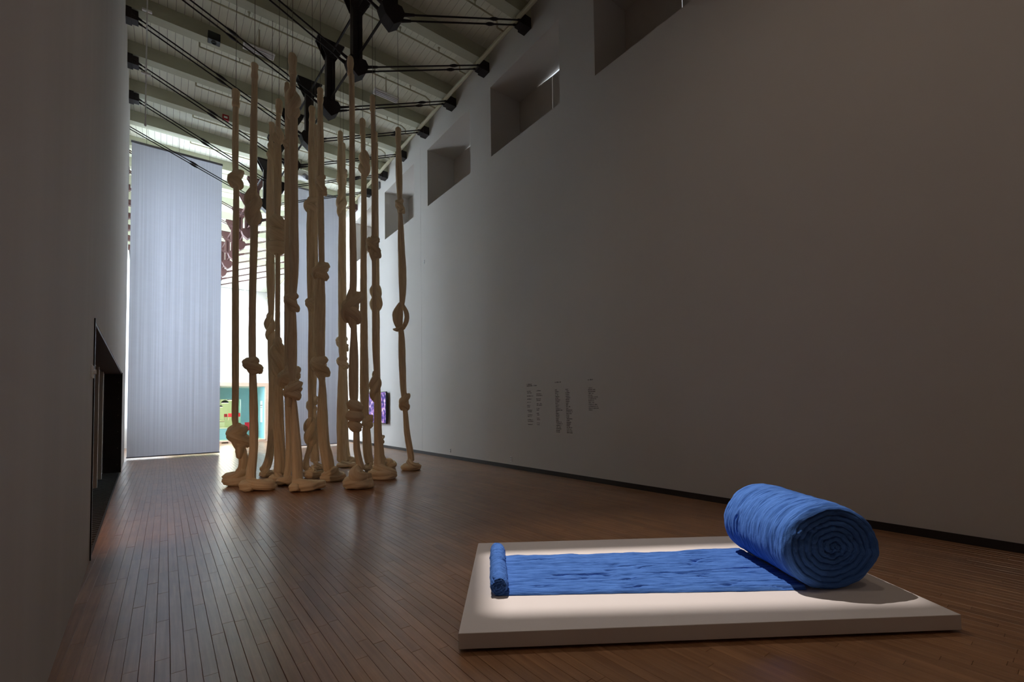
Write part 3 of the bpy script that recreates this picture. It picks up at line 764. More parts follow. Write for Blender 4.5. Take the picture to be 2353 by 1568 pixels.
t = thing('alarm_box', 'small red alarm box fixed to the side of a roof beam', 'alarm', (1.44, TY[12]+.32 if False else 16.86, 11.02))
b = MB(); b.box(-.09, .09, -.04, .05, -.09, .09); b.build('box', M['alarm'], t, .008)
b = MB(); b.box(-.05, .05, -.05, -.04, -.03, .03); b.build('lens', M['white'], t)
t = thing('ceiling_projector', 'white projector with a round lens under the far beams', 'projector', (4.05, 18.45, 10.62))
b = MB(); b.box(-.28, .28, -.18, .2, -.12, .14); b.build('body', M['white'], t, .04)
b = MB(); b.bar((.1, -.18, -.08), (.16, -.36, -.22), .09, 14, .08); b.build('lens_barrel', M['batten'], t)
b = MB(); b.bar((0, 0, .14), (0, 0, .6), .03); b.build('mount', M['wire'], t)
t = thing('hanging_conduit', 'thin white conduit hanging from the ceiling beside the left wall', 'conduit', (-0.44, 13.1, 0))
b = MB(); b.bar((0, 0, 8.15), (0, 0, ZC), .014, 8); b.build('tube', M['white'], t)
for zz in (9.35, 10.85):
    b = MB(); b.box(-.09, .09, -.03, .03, zz-.02, zz+.02); b.build('cross_clip', M['white'], t)
b = MB(); b.lathe([(0.0, 8.10), (0.025, 8.12), (0.02, 8.17)]); b.build('tip', M['diffuser'], t)
t = thing('pendant_spot', 'small lit spotlight near the far ceiling', 'spotlight', tuple(float(c) for c in on_z(563, 674, 10.3)))
b = MB(); b.lathe([(0.0, -.18), (.14, -.14), (.16, 0), (.1, .1)]); b.build('globe', M['bulb2'], t, smooth=True)
b = MB(); b.bar((0, 0, .1), (0, 0, .95), .03); b.build('stem', M['white'], t)

# ------------------------------------------------------------------ woven hangings
def scrim(x0, x1, Y, z0, z1, lab, seed, zl=None):
    t = thing('woven_hanging', lab, 'hanging', ((x0+x1)/2, Y, z0))
    n, m = 40, 36; W = (x1-x0)/2; H = z1-z0
    u = np.linspace(-W, W, m); zz = np.linspace(0.02, H, n)
    U, Z = np.meshgrid(u, zz)
    D = 0.03*(fbm(U*2.2+seed, Z*.15, seed, 3)-.45)*(1.0-Z/H*.5)
    P = np.stack([U, D, Z], -1)
    me = grid_mesh('cloth', P, False, (np.linspace(0, H, n), 2*W))
    link('cloth', me, M['scrim'], t)
    b = MB(); b.box(-W-.01, W+.01, -.012, .012, 0.0, .035); b.build('bottom_batten', M['batten'], t)
    b = MB(); b.box(-W-.02, W+.02, -.02, .02, H-.02, H+.05); b.build('top_batten', M['batten'], t)
    for sx in (-W*.7, 0, W*.7):
        b = MB(); b.bar((sx, 0, H+.05), (sx, 0, ZC-z0), .006, 6); b.build('hanger', M['wire'], t)
scrim(-0.97, 1.53, 19.0, 0.05, 10.42, 'tall grey translucent woven hanging next to the left wall', 3)
scrim(3.70, 6.12, 19.6, 0.06, 10.62, 'tall grey translucent woven hanging behind the knotted ropes', 8)

# ------------------------------------------------------------------ knotted wool ropes
FWD = ROT @ np.array([0, 0, -1.0]); FWD[2] = 0; FWD = _unit(FWD)      # horizontal view direction
E1 = np.array([FWD[1], -FWD[0], 0.0]); E2 = FWD; E3 = np.array([0, 0, 1.0])

def knot_tubes(W, H, kind, seed, flip):
    """tubes of one knot in local (right, away, up); z from 0 to H"""
    rs = np.random.RandomState(seed); T = []; f = -1 if flip else 1
    def core(s=.30):
        z = np.linspace(0.04, .96, 14); r = s*W*np.sin(np.pi*np.clip(z, 0, 1))**.6+.02*W
        T.append((np.stack([z*0, z*0, z*H], -1), r, seed))
    if kind == 'twist':
        turns = max(.75, min(1.6, H/W*.42))
        for ph in (0.0, np.pi):
            t = np.linspace(0, 1, 46); a = ph+f*2*np.pi*turns*t+rs.uniform(0, 1)+(-1.2)
            env = np.sin(np.pi*np.clip(t, .02, .98))**.5
            R = .21*W*env; r = (.10+.19*env)*W*rs.uniform(.92, 1.08)
            T.append((np.stack([R*np.cos(a), R*np.sin(a), (.05+.9*t)*H], -1), r, seed+int(ph*7)))
    elif kind == 'wrap':
        n = 3; r = H/(2*n)*1.22; core(.33)
        for k in range(n):
            t = np.linspace(0, 2*np.pi*1.04, 40); R = max(.5*W*[.80, 1.0, .88][k]-r*.8, .06*W)
            tilt = rs.uniform(-.10, .10)*W
            T.append((np.stack([R*np.cos(t), R*np.sin(t), H*(k+.5)/n+tilt*np.cos(t)+.02*H*t/6], -1), np.full(40, r*.98), seed+k))
    elif kind == 'loop':
        t = np.linspace(0, 1, 30); s = np.sin(np.pi*t)
        T.append((np.stack([-.17*W*s-.02*W, 0*t, (.06+.9*t)*H], -1), W*(.13+.20*s), seed))
        T.append((np.stack([.32*W*s**.8+.06*W, .04*W*s, (.10+.82*t)*H], -1), W*(.12+.03*s), seed+1))
        t = np.linspace(0, 2*np.pi, 30)
        T.append((np.stack([.20*W*np.cos(t)-.04*W, .16*W*np.sin(t), .13*H+.04*H*np.cos(t)], -1), np.full(30, .14*W), seed+2))
        T.append((np.array([[-.2*W, -.1*W, .12*H], [-.35*W, -.1*W, .08*H], [-.46*W, -.05*W, .10*H]]), np.array([.1, .09, .06])*W, seed+3))
    elif kind == 'tail':
        T += knot_tubes(W, H*.8, 'over', seed, flip)
        T = [(p+np.array([0, 0, H*.2]), r, s) for p, r, s in T]
        T.append((np.array([[-.12*f*W, -.12*W, .45*H], [-.16*f*W, -.2*W, .2*H], [-.14*f*W, -.18*W, .04*H]]), np.array([.16, .17, .12])*W, seed+5))
    else:                                   # overhand
        core(.30)
        r = min(.27*W, .30*H)
        t = np.linspace(0, 1, 44); a = rs.uniform(-.4, .4)+f*2*np.pi*1.2*t
        R = np.maximum(.5*W-r*1.0, .1*W)*(.85+.15*np.sin(np.pi*t))
        T.append((np.stack([R*np.cos(a), R*np.sin(a), H*(.80-.60*t)], -1), r*(.80+.22*np.sin(np.pi*t)), seed+1))
        # strap crossing the front diagonally, then going behind
        a = np.linspace(-.15*np.pi, 1.2*np.pi, 40); r2 = min(.20*W, .24*H)
        R = max(.5*W-r2*.9, .12*W)
        zz = np.linspace(.82, .22, 40)
        T.append((np.stack([f*R*np.cos(a), -R*1.02*np.sin(a), H*zz], -1), r2*(.85+.2*np.sin(np.linspace(0, np.pi, 40))), seed+2))
        if rs.rand() < .6:
            a = np.linspace(.9*np.pi, 2.1*np.pi, 26)
            T.append((np.stack([-f*R*.95*np.cos(a), -R*.9*np.sin(a), H*np.linspace(.62, .38, 26)], -1), np.full(26, r2*.9), seed+3))
    return T

ROPES = [
 # name-label, base contact px, cap (x,ytop,ybot,w), strand [(x,y,w)], knots [(x0,x1,y0,y1,kind,flip)], coil (x0,x1,ytop,turns,seed)
 dict(lab='knotted cream wool rope nearest the left hanging, with a braided knot low above its coil', base=(530, 1119), cap=(542, 208, 246, 17),
      s=[(542, 246, 12), (541, 330, 13), (541, 385, 12), (543, 410, 10), (543, 440, 12), (541, 600, 13), (541, 760, 14), (541, 900, 14), (541, 970, 12), (548, 1010, 10), (556, 1035, 18), (560, 1062, 18), (553, 1083, 15)],
      k=[(525, 560, 384, 437, 'over', 0), (524, 573, 972, 1054, 'tail', 1)], c=(498, 563, 1077, 1.9, 1)),
 dict(lab='knotted cream wool rope with a long twisted upper knot, standing on a single ring', base=(575, 1133), cap=(585, 148, 183, 16),
      s=[(585, 183, 13), (583, 300, 15), (582, 430, 15), (583, 475, 10), (584, 525, 15), (580, 700, 14), (580, 820, 15), (580, 842, 10), (581, 865, 15), (583, 960, 18), (583, 1030, 18), (577, 1085, 20), (577, 1108, 19)],
      k=[(562, 601, 427, 526, 'twist', 0), (560, 602, 820, 863, 'over', 1)], c=(536, 614, 1099, 1.15, 2)),
 dict(lab='knotted cream wool rope half hidden, with its base trailing left to a low coil', base=(606, 1097), cap=(625, 284, 316, 13),
      s=[(623, 316, 10), (622, 350, 10), (622, 400, 16), (621, 520, 17), (622, 640, 17), (623, 715, 12), (622, 750, 10), (624, 790, 15), (626, 880, 16), (626, 980, 17), (621, 1040, 16), (613, 1070, 18), (604, 1080, 17)],
      k=[(613, 633, 318, 392, 'twist', 1), (608, 633, 717, 787, 'twist', 0)], c=(589, 626, 1073, 1.4, 3)),
 dict(lab='knotted cream wool rope with a stacked wrapped knot at mid height', base=(634, 1109), cap=(641, 231, 262, 16),
      s=[(640, 262, 10), (639, 292, 11), (638, 320, 10), (638, 345, 16), (638, 440, 15), (637, 505, 12), (638, 580, 10), (638, 680, 10), (638, 772, 11), (639, 830, 12), (640, 880, 18), (641, 980, 22), (643, 1050, 24), (642, 1085, 24)],
      k=[(626, 652, 292, 336, 'twist', 1), (620, 655, 500, 584, 'wrap', 0), (621, 657, 772, 873, 'twist', 1)], c=(609, 660, 1078, 1.3, 4)),
 dict(lab='knotted cream wool rope hidden behind a thicker one, with a wide lumpy knot low down', base=(648, 1118), cap=(660, 192, 226, 13),
      s=[(661, 226, 11), (661, 318, 12), (660, 350, 12), (661, 480, 14), (661, 700, 13), (661, 835, 13), (662, 870, 12), (662, 905, 14), (664, 1000, 14), (664, 1060, 15), (660, 1095, 16)],
      k=[(650, 668, 316, 352, 'over', 1), (641, 690, 836, 902, 'over', 0)], c=(631, 672, 1089, 1.5, 5)),
 dict(lab='tallest thick knotted cream wool rope with a big swollen knot under its wrapped top', base=(690, 1134), cap=(672, 126, 172, 19),
      s=[(673, 172, 13), (673, 205, 12), (674, 240, 11), (675, 282, 17), (675, 400, 18), (675, 540, 20), (676, 620, 19), (674, 670, 15), (672, 700, 12), (671, 728, 18), (671, 790, 22), (672, 840, 18), (673, 872, 14), (674, 905, 10), (677, 940, 13), (679, 990, 18), (682, 1050, 23), (683, 1108, 24)],
      k=[(656, 692, 198, 280, 'twist', 0), (654, 688, 668, 725, 'over', 1), (653, 694, 872, 936, 'tail', 0)], c=(650, 732, 1102, 1.15, 6)),
 dict(lab='slim knotted cream wool rope whose lowest knot narrows to a thin leg above the coil', base=(712, 1100), cap=(717, 246, 281, 14),
      s=[(716, 281, 11), (715, 330, 13), (716, 400, 14), (717, 450, 12), (715, 470, 10), (714, 492, 16), (714, 580, 18), (714, 650, 16), (713, 682, 12), (714, 725, 10), (714, 820, 11), (714, 955, 11), (714, 990, 10), (712, 1028, 12), (706, 1050, 11), (703, 1072, 15), (712, 1082, 14)],
      k=[(699, 730, 450, 491, 'over', 0), (702, 725, 680, 722, 'over', 1), (697, 731, 957, 1027, 'twist', 0)], c=(691, 735, 1070, 1.6, 7)),
 dict(lab='knotted cream wool rope mostly hidden behind the slim one with the thin leg', base=(727, 1081), cap=(724, 288, 314, 11),
      s=[(724, 314, 9), (724, 420, 11), (724, 560, 12), (724, 700, 12), (723, 830, 11), (720, 905, 12), (720, 930, 10), (720, 955, 15), (722, 1010, 18), (724, 1058, 20)],
      k=[(717, 731, 330, 372, 'over', 0), (705, 730, 905, 953, 'over', 0)], c=(708, 744, 1060, 1.3, 8)),
 dict(lab='knotted cream wool rope with three knots and a thick leg leaning to its double coil', base=(757, 1108), cap=(736, 205, 240, 14),
      s=[(736, 240, 11), (736, 300, 14), (737, 380, 15), (737, 425, 11), (737, 460, 13), (738, 530, 13), (739, 602, 12), (738, 625, 10), (736, 650, 18), (735, 730, 24), (736, 800, 20), (738, 820, 17), (738, 850, 11), (741, 890, 15), (741, 950, 22), (744, 1010, 24), (752, 1055, 26), (756, 1080, 24)],
      k=[(725, 751, 392, 462, 'over', 1), (718, 757, 600, 648, 'over', 0), (715, 758, 815, 888, 'tail', 1)], c=(729, 788, 1074, 1.9, 9)),
 dict(lab='knotted cream wool rope with a small pointed knot, right before its hidden twin', base=(790, 1076), cap=(782, 304, 331, 13),
      s=[(782, 331, 10), (782, 380, 14), (783, 428, 12), (784, 465, 10), (785, 505, 12), (785, 600, 15), (786, 720, 17), (786, 800, 16), (786, 820, 12), (786, 852, 15), (785, 930, 20), (785, 1020, 20), (786, 1058, 22)],
      k=[(772, 797, 427, 506, 'twist', 0), (774, 801, 818, 852, 'over', 1)], c=(774, 822, 1056, 1.3, 10)),
 dict(lab='knotted cream wool rope almost hidden behind its twin beside the bright gap', base=(812, 1068), cap=(789, 330, 352, 10),
      s=[(789, 352, 9), (789, 420, 10), (790, 560, 10), (791, 700, 10), (791, 770, 10), (791, 815, 11), (793, 920, 13), (794, 1010, 13), (798, 1055, 15)],
      k=[(774, 798, 382, 432, 'over', 0), (773, 801, 768, 815, 'over', 1)], c=(796, 824, 1046, 1.3, 11)),
 dict(lab='knotted cream wool rope with the biggest bulging knot and a large tilted coil', base=(811, 1128), cap=(805, 132, 172, 15),
      s=[(808, 172, 12), (809, 300, 12), (809, 450, 13), (811, 560, 15), (812, 640, 16), (811, 670, 16), (811, 720, 14), (813, 757, 14), (813, 830, 20), (813, 900, 20), (814, 928, 15), (815, 960, 12), (819, 990, 13), (820, 1030, 14), (825, 1058, 15), (830, 1076, 16)],
      k=[(785, 834, 658, 757, 'over', 0), (797, 833, 924, 990, 'wrap', 1)], c=(777, 847, 1073, 1.75, 12)),
 dict(lab='knotted cream wool rope with a spiral knot just below its rounded top', base=(848, 1084), cap=(833, 275, 311, 14),
      s=[(834, 311, 10), (835, 345, 10), (836, 380, 9), (836, 410, 12), (836, 500, 13), (835, 640, 15), (836, 760, 16), (837, 880, 19), (839, 945, 17), (842, 970, 12), (842, 990, 18), (845, 1040, 20), (849, 1062, 20)],
      k=[(822, 852, 344, 410, 'twist', 1), (832, 858, 950, 989, 'over', 0)], c=(833, 866, 1052, 1.3, 13)),
 dict(lab='knotted cream wool rope with a round double knot in front of the video monitor', base=(872, 1105), cap=(856, 222, 256, 13),
      s=[(857, 256, 9), (858, 330, 10), (860, 430, 12), (860, 538, 12), (859, 570, 10), (859, 605, 9), (860, 720, 10), (862, 800, 13), (864, 852, 11), (863, 890, 10), (866, 928, 13), (868, 990, 17), (871, 1040, 22), (871, 1072, 24)],
      k=[(841, 876, 537, 603, 'over', 1), (848, 876, 851, 927, 'twist', 0)], c=(841, 905, 1062, 1.5, 14)),
 dict(lab='thin knotted cream wool rope just behind the one before the video monitor', base=(893, 1076), cap=(863, 305, 330, 10),
      s=[(864, 330, 9), (865, 450, 9), (866, 560, 9), (867, 645, 10), (865, 690, 9), (868, 730, 9), (868, 830, 10), (870, 930, 11), (872, 1000, 11), (876, 1045, 13), (884, 1062, 14)],
      k=[(848, 879, 646, 729, 'twist', 1), (868, 884, 998, 1024, 'over', 0)], c=(876, 908, 1050, 1.3, 15)),
 dict(lab='knotted cream wool rope standing apart near the right wall, one knot an open loop', base=(940, 1083), cap=(915, 296, 332, 14),
      s=[(916, 332, 10), (917, 390, 15), (918, 435, 13), (919, 470, 9), (920, 497, 10), (922, 560, 15), (925, 640, 17), (924, 695, 12), (916, 730, 3), (922, 766, 13), (924, 830, 15), (927, 896, 13), (930, 925, 10), (932, 954, 11), (936, 1000, 13), (943, 1040, 14), (945, 1058, 14)],
      k=[(908, 931, 453, 497, 'over', 1), (903, 939, 695, 764, 'loop', 0), (917, 943, 897, 953, 'over', 0)], c=(917, 964, 1054, 1.5, 16)),
]
for ri, rp in enumerate(ROPES):
    bx, by = rp['base']; Fp = on_z(bx, by)
    x0, x1, yt, turns, cs = rp['c']
    dep0 = (Fp-CAM) @ FWD; ppm0 = F_PX/dep0
    Wc = (x1-x0)/ppm0
    # coil tube radius from its height above its front edge
    hpx = (by-yt)/ppm0
    rl = hpx*(.36 if turns < 1.25 else .27)
    rl = min(rl, Wc*.24)
    Rc = max(Wc/2-rl, .03); Rd = Rc*.8
    ctr = Fp+E2*(Rd+rl*.8)
    dep = (ctr-CAM) @ FWD; ppm = F_PX/dep
    def at(x, y):
        dd = ray(x, y); return CAM+dd*(dep/(dd @ FWD))
    root = thing('knotted_rope', rp['lab'], 'rope', (0, 0, 0), 'knotted wool ropes hanging in a cluster')
    base = np.array([ctr[0], ctr[1], 0.0]); root.location = base
    # strand
    pts = np.array([list(at(x, y)-base)+[w/2/ppm] for x, y, w in rp['s']])
    S = resample(pts, 150); S[:, 3] = np.maximum(S[:, 3], .02)
    S[:, 2] = np.maximum(S[:, 2], rl*.8)
    tube_obj('strand', [(S[:, :3], S[:, 3], ri*13+1)], M['wool'], root, 36, .10, .06, twist=.25*(1 if ri % 2 else -1))
    # wrapped top
    cx, c0, c1, cw = rp['cap']; r = cw/2/ppm
    z = np.linspace(0, 1, 16); A = at(cx, c0)-base; Bq = at(cx, c1)-base
    path = A[None]*(1-z[:, None])+Bq[None]*z[:, None]
    rad = r*(1.0+.09*np.sin(z*9+ri)-.10*z); rad[0] *= .86; rad[-1] *= .95
    tube_obj('top_wrap', [(path, rad, ri*13+5)], M['wool'], root, 24, .03, .08)
    b = MB(); b.bar(A, (A[0], A[1], ZC), .005, 6); b.build('suspension_wire', M['wire'], root)
    # knots
    for ki, (a0, a1, y0, y1, kind, flip) in enumerate(rp['k']):
        top = at((a0+a1)/2, y0)-base; bot = at((a0+a1)/2, y1)-base
        W = (a1-a0)/ppm; H = float(np.linalg.norm(top-bot)); axis = (top-bot)/H
        tubes = []
        for p, rr, sd_ in knot_tubes(W, H, kind, ri*31+ki*7+3, flip):
            q = bot+p[:, 0:1]*E1+p[:, 1:2]*E2+p[:, 2:3]*axis
            tubes.append((q, rr, sd_))
        tube_obj('knot', tubes, M['wool'], root, 32, .11, .10, twist=2.5)
    # coil on the floor
    rs = np.random.RandomState(cs*5)
    n = int(70*turns); t = np.linspace(0, 1, n)
    endp = S[-1, :3]
    a = rs.uniform(.1, .5)+(-1 if cs % 2 else 1)*2*np.pi*turns*t+(0 if cs % 2 else np.pi)
    ztop = max(hpx-rl*1.05-(.2*Rd), rl)
    layer = np.clip(t*turns/max(turns-1.0, .35), 0, 1) if turns > 1.25 else np.clip(t*2.2, 0, 1)
    zz = rl*.88+(ztop-rl*.88)*(1-layer)**1.0+rl*.22*np.sin(a*1.3+cs)
    zz = np.maximum(zz, rl*.82)
    Rr = (1-.18*(1-layer))*(1+.10*np.sin(a*2+cs)+.05*np.sin(a*5+cs))
    q = np.stack([Rc*Rr*np.cos(a), Rd*Rr*np.sin(a), zz], -1)
    k = min(1, 1)
    bl = np.clip(t*turns/.33, 0, 1)[:, None]; bl = bl*bl*(3-2*bl)
    q = q[:, 0:1]*E1+q[:, 1:2]*E2+q[:, 2:3]*E3
    q = endp[None]*(1-bl)+q*bl; q[:, 2] = np.maximum(q[:, 2], rl*.8)
    rr = rl*(1+.14*np.sin(a*1.7+cs)+.08*np.sin(a*3.1+2*cs))*(1-.25*np.clip((t-.93)/.07, 0, 1))
    rr[:6] = np.linspace(S[-1, 3], rr[6], 6)
    tube_obj('floor_coil', [(q, rr, ri*13+9)], M['wool'], root, 36, .13, .16, floor_clip=True, twist=2.0)

# ------------------------------------------------------------------ plinth with the blue wool roll
PLW, PLD = 3.33, 1.87
pl = thing('display_plinth', 'low white display plinth under the blue wool roll', 'plinth', tuple(float(c) for c in (PO[0], PO[1], 0)), rz=math.radians(-35))
b = MB(); b.hexa([(0, 0, .02), (PLW, 0, .02), (PLW, PLD, .02), (.07, PLD, .02), (0, 0, PZ), (PLW, 0, PZ), (PLW, PLD, PZ), (.07, PLD, PZ)]); b.build('deck', M['plat'], pl, .004)
b = MB(); b.box(.12, PLW-.04, .04, PLD-.04, 0.0, 0.02); b.build('plinth_foot', M['gap'], pl)
bl = thing('wool_roll', 'long indigo blue wool strip unrolled from a thick roll on the white plinth', 'textile', tuple(float(c) for c in (PO[0], PO[1], PZ)), rz=math.radians(-35))
# unrolled strip: n along u, m across v
n, m = 420, 230
s = np.linspace(0, 1, n)[:, None]; q = np.linspace(0, 1, m)[None, :]
ua = .24+s*2.36
va = (.545-.09*s)+.03*(fbm(ua*3+0*q, 0*ua, 21, 4)-.5); vb = (1.365+.045*s)+.05*(fbm(ua*3.3, 0*ua+5, 22, 4)-.5)
uu = ua+0*q+.006*(fbm(q*14, ua*3, 5, 2)-.5); vv = va+(vb-va)*q
wv = vv+.035*(fbm(uu*1.5, vv*1.5, 8, 3)-.5)
ridge = fbm(uu*2.2, wv*22, 31, 4); fine = fbm(uu*9, wv*70, 77, 3)
crack = np.clip((np.abs(fbm(uu*1.2+3, wv*11, 41, 3)-.45)), 0, 1); mask = np.clip((fbm(uu*2.0, wv*7, 43, 2)-.36)*7, 0, 1)
crack = -np.exp(-(crack/.020)**2)*mask
edge = np.minimum(q, 1-q); ed = np.clip(edge/.03, 0, 1)**.5
h = .002+.026*ed+ed*(.022*(ridge-.45)+.012*(fine-.45)+.030*crack)+0*ua
h = np.maximum(h, .003)
P = np.stack([uu, vv, h], -1)
me = grid_mesh('unrolled_strip', P, False, (np.linspace(0, 2.36, n), .85)); link('unrolled_strip', me, M['blue'], bl)
# skirt so that the strip has thickness
Pb = P.copy(); Pb[..., 2] = 0.0005
def roll(name, uc, zc, ra, rb, v0, v1, n, m, seed, amp, flare=0.0):
    """n rings along the axis v, m around; fibres run around the roll"""
    t = np.linspace(0, 1, n)[:, None]; a = np.linspace(0, 2*np.pi, m, endpoint=False)[None, :]
    aw = a*3.0
    def per(fx, fy, sd_, o):      # noise periodic around the roll
        w_ = a/(2*np.pi); return fbm(fx*w_*2*np.pi, fy, sd_, o)*(1-w_)+fbm(fx*(w_-1)*2*np.pi+0, fy, sd_, o)*w_
    L_ = v1-v0
    wob = t*L_+.03*(per(1.0, t*L_*2, seed+9, 3)-.5)
    d = amp*(.9*(per(.9, wob*24, seed, 4)-.46)+.5*(per(4, wob*60, seed+3, 3)-.45))
    ck = np.abs(per(.8, wob*13, seed+5, 3)-.47); mk = np.clip((per(1.3, wob*7, seed+6, 2)-.40)*6, 0, 1)
    d = d-amp*.75*np.exp(-(ck/.018)**2)*mk
    endr = 1-np.clip(1-np.minimum(t, 1-t)/.05, 0, 1)**2*.10
    lump = 1+.030*(per(.6, t*2.2, seed+8, 2)-.5)*2+flare*(.5-t)
    sag = 1.0+.05*np.clip(-np.sin(a), 0, 1)
    X = uc+(ra*endr*lump*sag+d)*np.cos(a); Z = zc+np.maximum((rb*endr*lump+d)*np.sin(a), -zc+.004)
    Y = v0+L_*t+.09*ra/.37*(per(1.5, 0*t+seed, seed+2, 3)-.5)*(1-2*t)+0*a
    P = np.stack([X+0*Y, Y, Z], -1)
    me = grid_mesh(name, P, True, (np.linspace(0, 1, n)*0+np.linspace(0, L_, n), 2*np.pi*ra), caps=False)
    # fibres run around: swap uv
    uv = me.uv_layers[0]; k = np.zeros(len(me.loops)*2, np.float32); uv.data.foreach_get('uv', k); k = k.reshape(-1, 2)[:, ::-1].copy(); uv.data.foreach_set('uv', k.ravel())
    return link(name, me, M['blue'], bl), P
def spiral_end(name, ring, uc, zc, out, turns, seed, amp):
    """layered spiral face closing a roll end; ring = (m,3) border; out = -1/+1 along v"""
    m = len(ring); n = 150
    a = np.linspace(0, 2*np.pi, m, endpoint=False)[None, :]; r = np.linspace(1, 0.0, n)[:, None]
    wb = r*turns+a/(2*np.pi)+.9*(fbm(np.cos(a)*2+3, np.sin(a)*2+3+r*2, seed, 3)-.5)
    fr = wb-np.floor(wb)
    prof = np.abs(np.sin(np.pi*fr))**.55-.75                       # rounded layer lips, dark seams between
    dd = amp*prof+amp*2.4*(fbm(np.cos(a)*r*4+9, np.sin(a)*r*5+9, seed+4, 3)-.45)+.03*(1-r)*0
    dd = dd*np.clip((1-r)/.05, 0, 1)
    c = np.array([uc, ring[:, 1].mean(), zc])
    P = c[None, None]+(ring[None]-c[None, None])*r[..., None]
    P[..., 1] += out*dd
    me = grid_mesh(name, P, True, (np.linspace(0, 1, n), 1.0), caps=False)
    uvd = np.zeros(len(me.loops)*2, np.float32); me.uv_layers[0].data.foreach_get('uv', uvd)
    uvd = uvd.reshape(-1, 2); uvd = np.stack([uvd[:, 1]*1.5, uvd[:, 0]*3.0], -1); me.uv_layers[0].data.foreach_set('uv', uvd.astype(np.float32).ravel())
    return link(name, me, M['blue'], bl)
UC, ZRC, RA, RB = 2.79, .328, .375, .325
o, P = roll('large_roll', UC, ZRC, RA, RB, .42, 1.345, 240, 360, 3, .036)
spiral_end('roll_end', P[0], UC, ZRC, -1, 7, 5, .019); spiral_end('roll_end', P[-1], UC, ZRC, 1, 9, 15, .018)
o, P = roll('small_roll', .265, .072, .068, .068, .53, 1.42, 130, 90, 13, .022)
spiral_end('small_roll_end', P[0], .265, .072, -1, 3, 25, .010); spiral_end('small_roll_end', P[-1], .265, .072, 1, 3, 35, .010)

# ------------------------------------------------------------------ things on the right wall
t = thing('video_monitor', 'wall-mounted upright video monitor showing purple and pink shapes', 'monitor', (XR-.115, 17.55, 1.56))
b = MB(); b.box(-.03, .03, -.98, .98, -.62, .62); b.build('case', M['black'], t, .005)
b = MB(); b.box(-.036, -.03, -.95, .95, -.59, .59); b.build('screen', M['screen'], t)
b = MB(); b.box(.03, .114, -.5, .5, -.3, .3); b.build('wall_bracket', M['black'], t)

def text_block(lab, header, lines):
    """dark vinyl words; header/lines = [(px, py, length_px)] read off the photograph, unreadable at this size"""
    t = thing('wall_text', lab, 'wall text', (XR, 0, 0), 'blocks of wall text')
    for nm, rows, hh in (('heading', header, .030), ('text_lines', lines, .020)):
        b = MB(); rs = np.random.RandomState(len(rows)*3+1)
        for px, py, ln in rows:
            A = on_x(px, py, XR); B = on_x(px+ln, py, XR); Ln = A[1]-B[1]; y = A[1]
            while y > B[1]:
                wd = rs.uniform(.010, .017)*(1.3 if nm == 'heading' else 1); st = wd*.26
                if rs.rand() < .14: y -= wd; continue
                z0 = A[2]-hh/2; tall = hh*(1.0 if rs.rand() < .3 else .66)
                b.box(-.002, 0.0005, y-st, y, z0, z0+tall)
                if rs.rand() < .75: b.box(-.002, 0.0005, y-wd, y-wd+st, z0, z0+hh*.66)
                if rs.rand() < .7: b.box(-.002, 0.0005, y-wd, y, z0+hh*.55, z0+hh*.66)
                if rs.rand() < .5: b.box(-.002, 0.0005, y-wd, y, z0, z0+hh*.11)
                y -= wd*1.3
        o = b.build(nm, M['vinyl'], t); o['kind'] = 'stuff'
z2 = lambda zx, zy, ln: (1200+zx/12.06, 870+zy/12.06, ln/12.06)
A1 = [z2(130+i*2.6, y, l) for i, (y, l) in enumerate([(358, 110), (403, 120), (490, 165), (573, 130), (662, 95), (748, 90), (790, 60), (880, 140), (920, 115), (1008, 130), (1053, 105), (1140, 125), (1183, 145), (1272, 120)])]
A2 = [z2(385+i*2, y, l) for i, (y, l) in enumerate([(343, 135), (430, 140), (475, 160), (565, 115), (610, 110), (698, 145), (742, 145), (830, 70), (875, 70), (965, 65), (1010, 70), (1100, 65), (1140, 85), (1230, 65), (1278, 75)])]
text_block('block of small dark wall text in two columns with gaps between its lines', [z2(125, 166, 132), z2(125, 208, 275)], A1+A2)
L1 = [40, 85, 65, 75, 105, 80, 130, 95, 55, 90, 65, 135, 170, 70, 95, 90, 85, 75, 65, 145, 165, 135, 110, 140, 105, 85]
L2 = [75, 80, 105, 90, 115, 130, 95, 85, 65, 55, 110, 75, 160, 175, 140, 80, 60, 175, 105, 135, 100, 65, 145, 120, 145, 145]
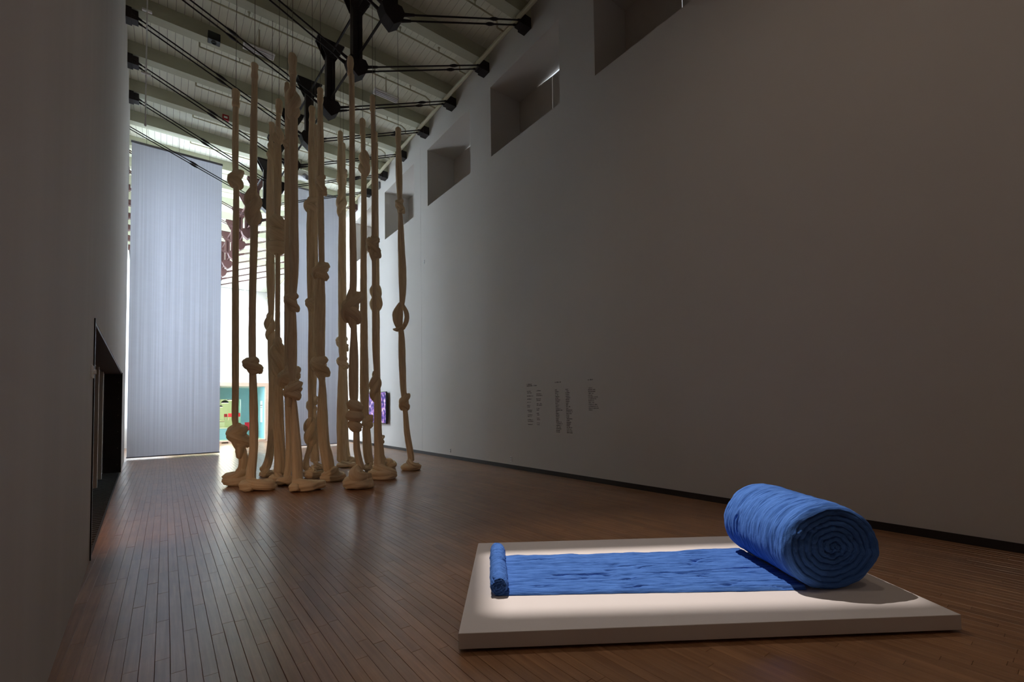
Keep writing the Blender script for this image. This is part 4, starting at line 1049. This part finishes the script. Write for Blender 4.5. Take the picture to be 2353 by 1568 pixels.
text_block('block of small dark wall text in two long evenly spaced columns', [z2(905, 105, 150)], [z2(912+i*1.6, 318+i*46.6, l) for i, l in enumerate(L1)]+[z2(1200+i*1.7, 300+i*48, l) for i, l in enumerate(L2)])
text_block('block of small dark wall text in one short column, nearest the plinth', [(1351, 872.8, 11)], [(1351.5+i*.13, 850+(410+i*41.2)/9.8, l/9.8) for i, l in enumerate([85, 150, 150, 120, 90, 215, 190, 120, 115, 190, 200, 220, 110])])

def plate(px, py, w_, h_, lab, name='wall_socket', cat='socket', mat='white', extra=True):
    P = on_x(px, py, XR); t = thing(name, lab, cat, (XR, float(P[1]), float(P[2])))
    b = MB(); b.box(-.012, .001, -w_/2, w_/2, -h_/2, h_/2); b.build('cover_plate', M[mat], t, .003)
    if extra:
        b = MB(); b.box(-.015, -.012, -w_/5, w_/5, -h_/3, -h_/10); b.build('slot', M['batten'], t)
        b = MB(); b.box(-.015, -.012, -w_/5, w_/5, h_/10, h_/3); b.build('slot', M['batten'], t)
plate(1035, 1036, .07, .12, 'small white wall socket low on the right wall under the seam side')
plate(1175, 1055, .07, .12, 'small white wall socket low on the right wall under the wall text')
plate(975, 602, .06, .13, 'small white sensor high on the right wall beside the panel seam', 'wall_sensor', 'sensor')
P = on_x(873, 427, XR+.1); t = thing('wall_strobe', 'small grey strobe box high on the right wall above the window recesses', 'strobe', (XR+.1, float(P[1]), float(P[2])))
b = MB(); b.box(-.08, 0, -.07, .07, -.14, .14); b.build('box', M['batten'], t, .01)
b = MB(); b.box(-.09, -.08, -.04, .04, -.06, .06); b.build('lens', M['white'], t)
# left wall fittings
for px, py, hh, lab, nm, cat in ((213, 857, .065, 'white thermostat with a small round knob beside the steel-lined opening', 'thermostat', 'thermostat'),):
    dd = ray(px, py); s_ = -0.40/(dd[0]+0.0325*dd[1]); P = CAM+dd*s_
    Y_ = DOOR_Y0-.22
    t = thing(nm, lab, cat, (xl(Y_), Y_, float(P[2])))
    b = MB(); b.box(-.002, .015, -.07, .07, -hh, hh); b.build('cover_plate', M['white'], t, .004)
    b = MB(); b.bar((.015, 0.03, 0), (.035, 0.03, 0), .025, 12); b.build('knob', M['white'], t)
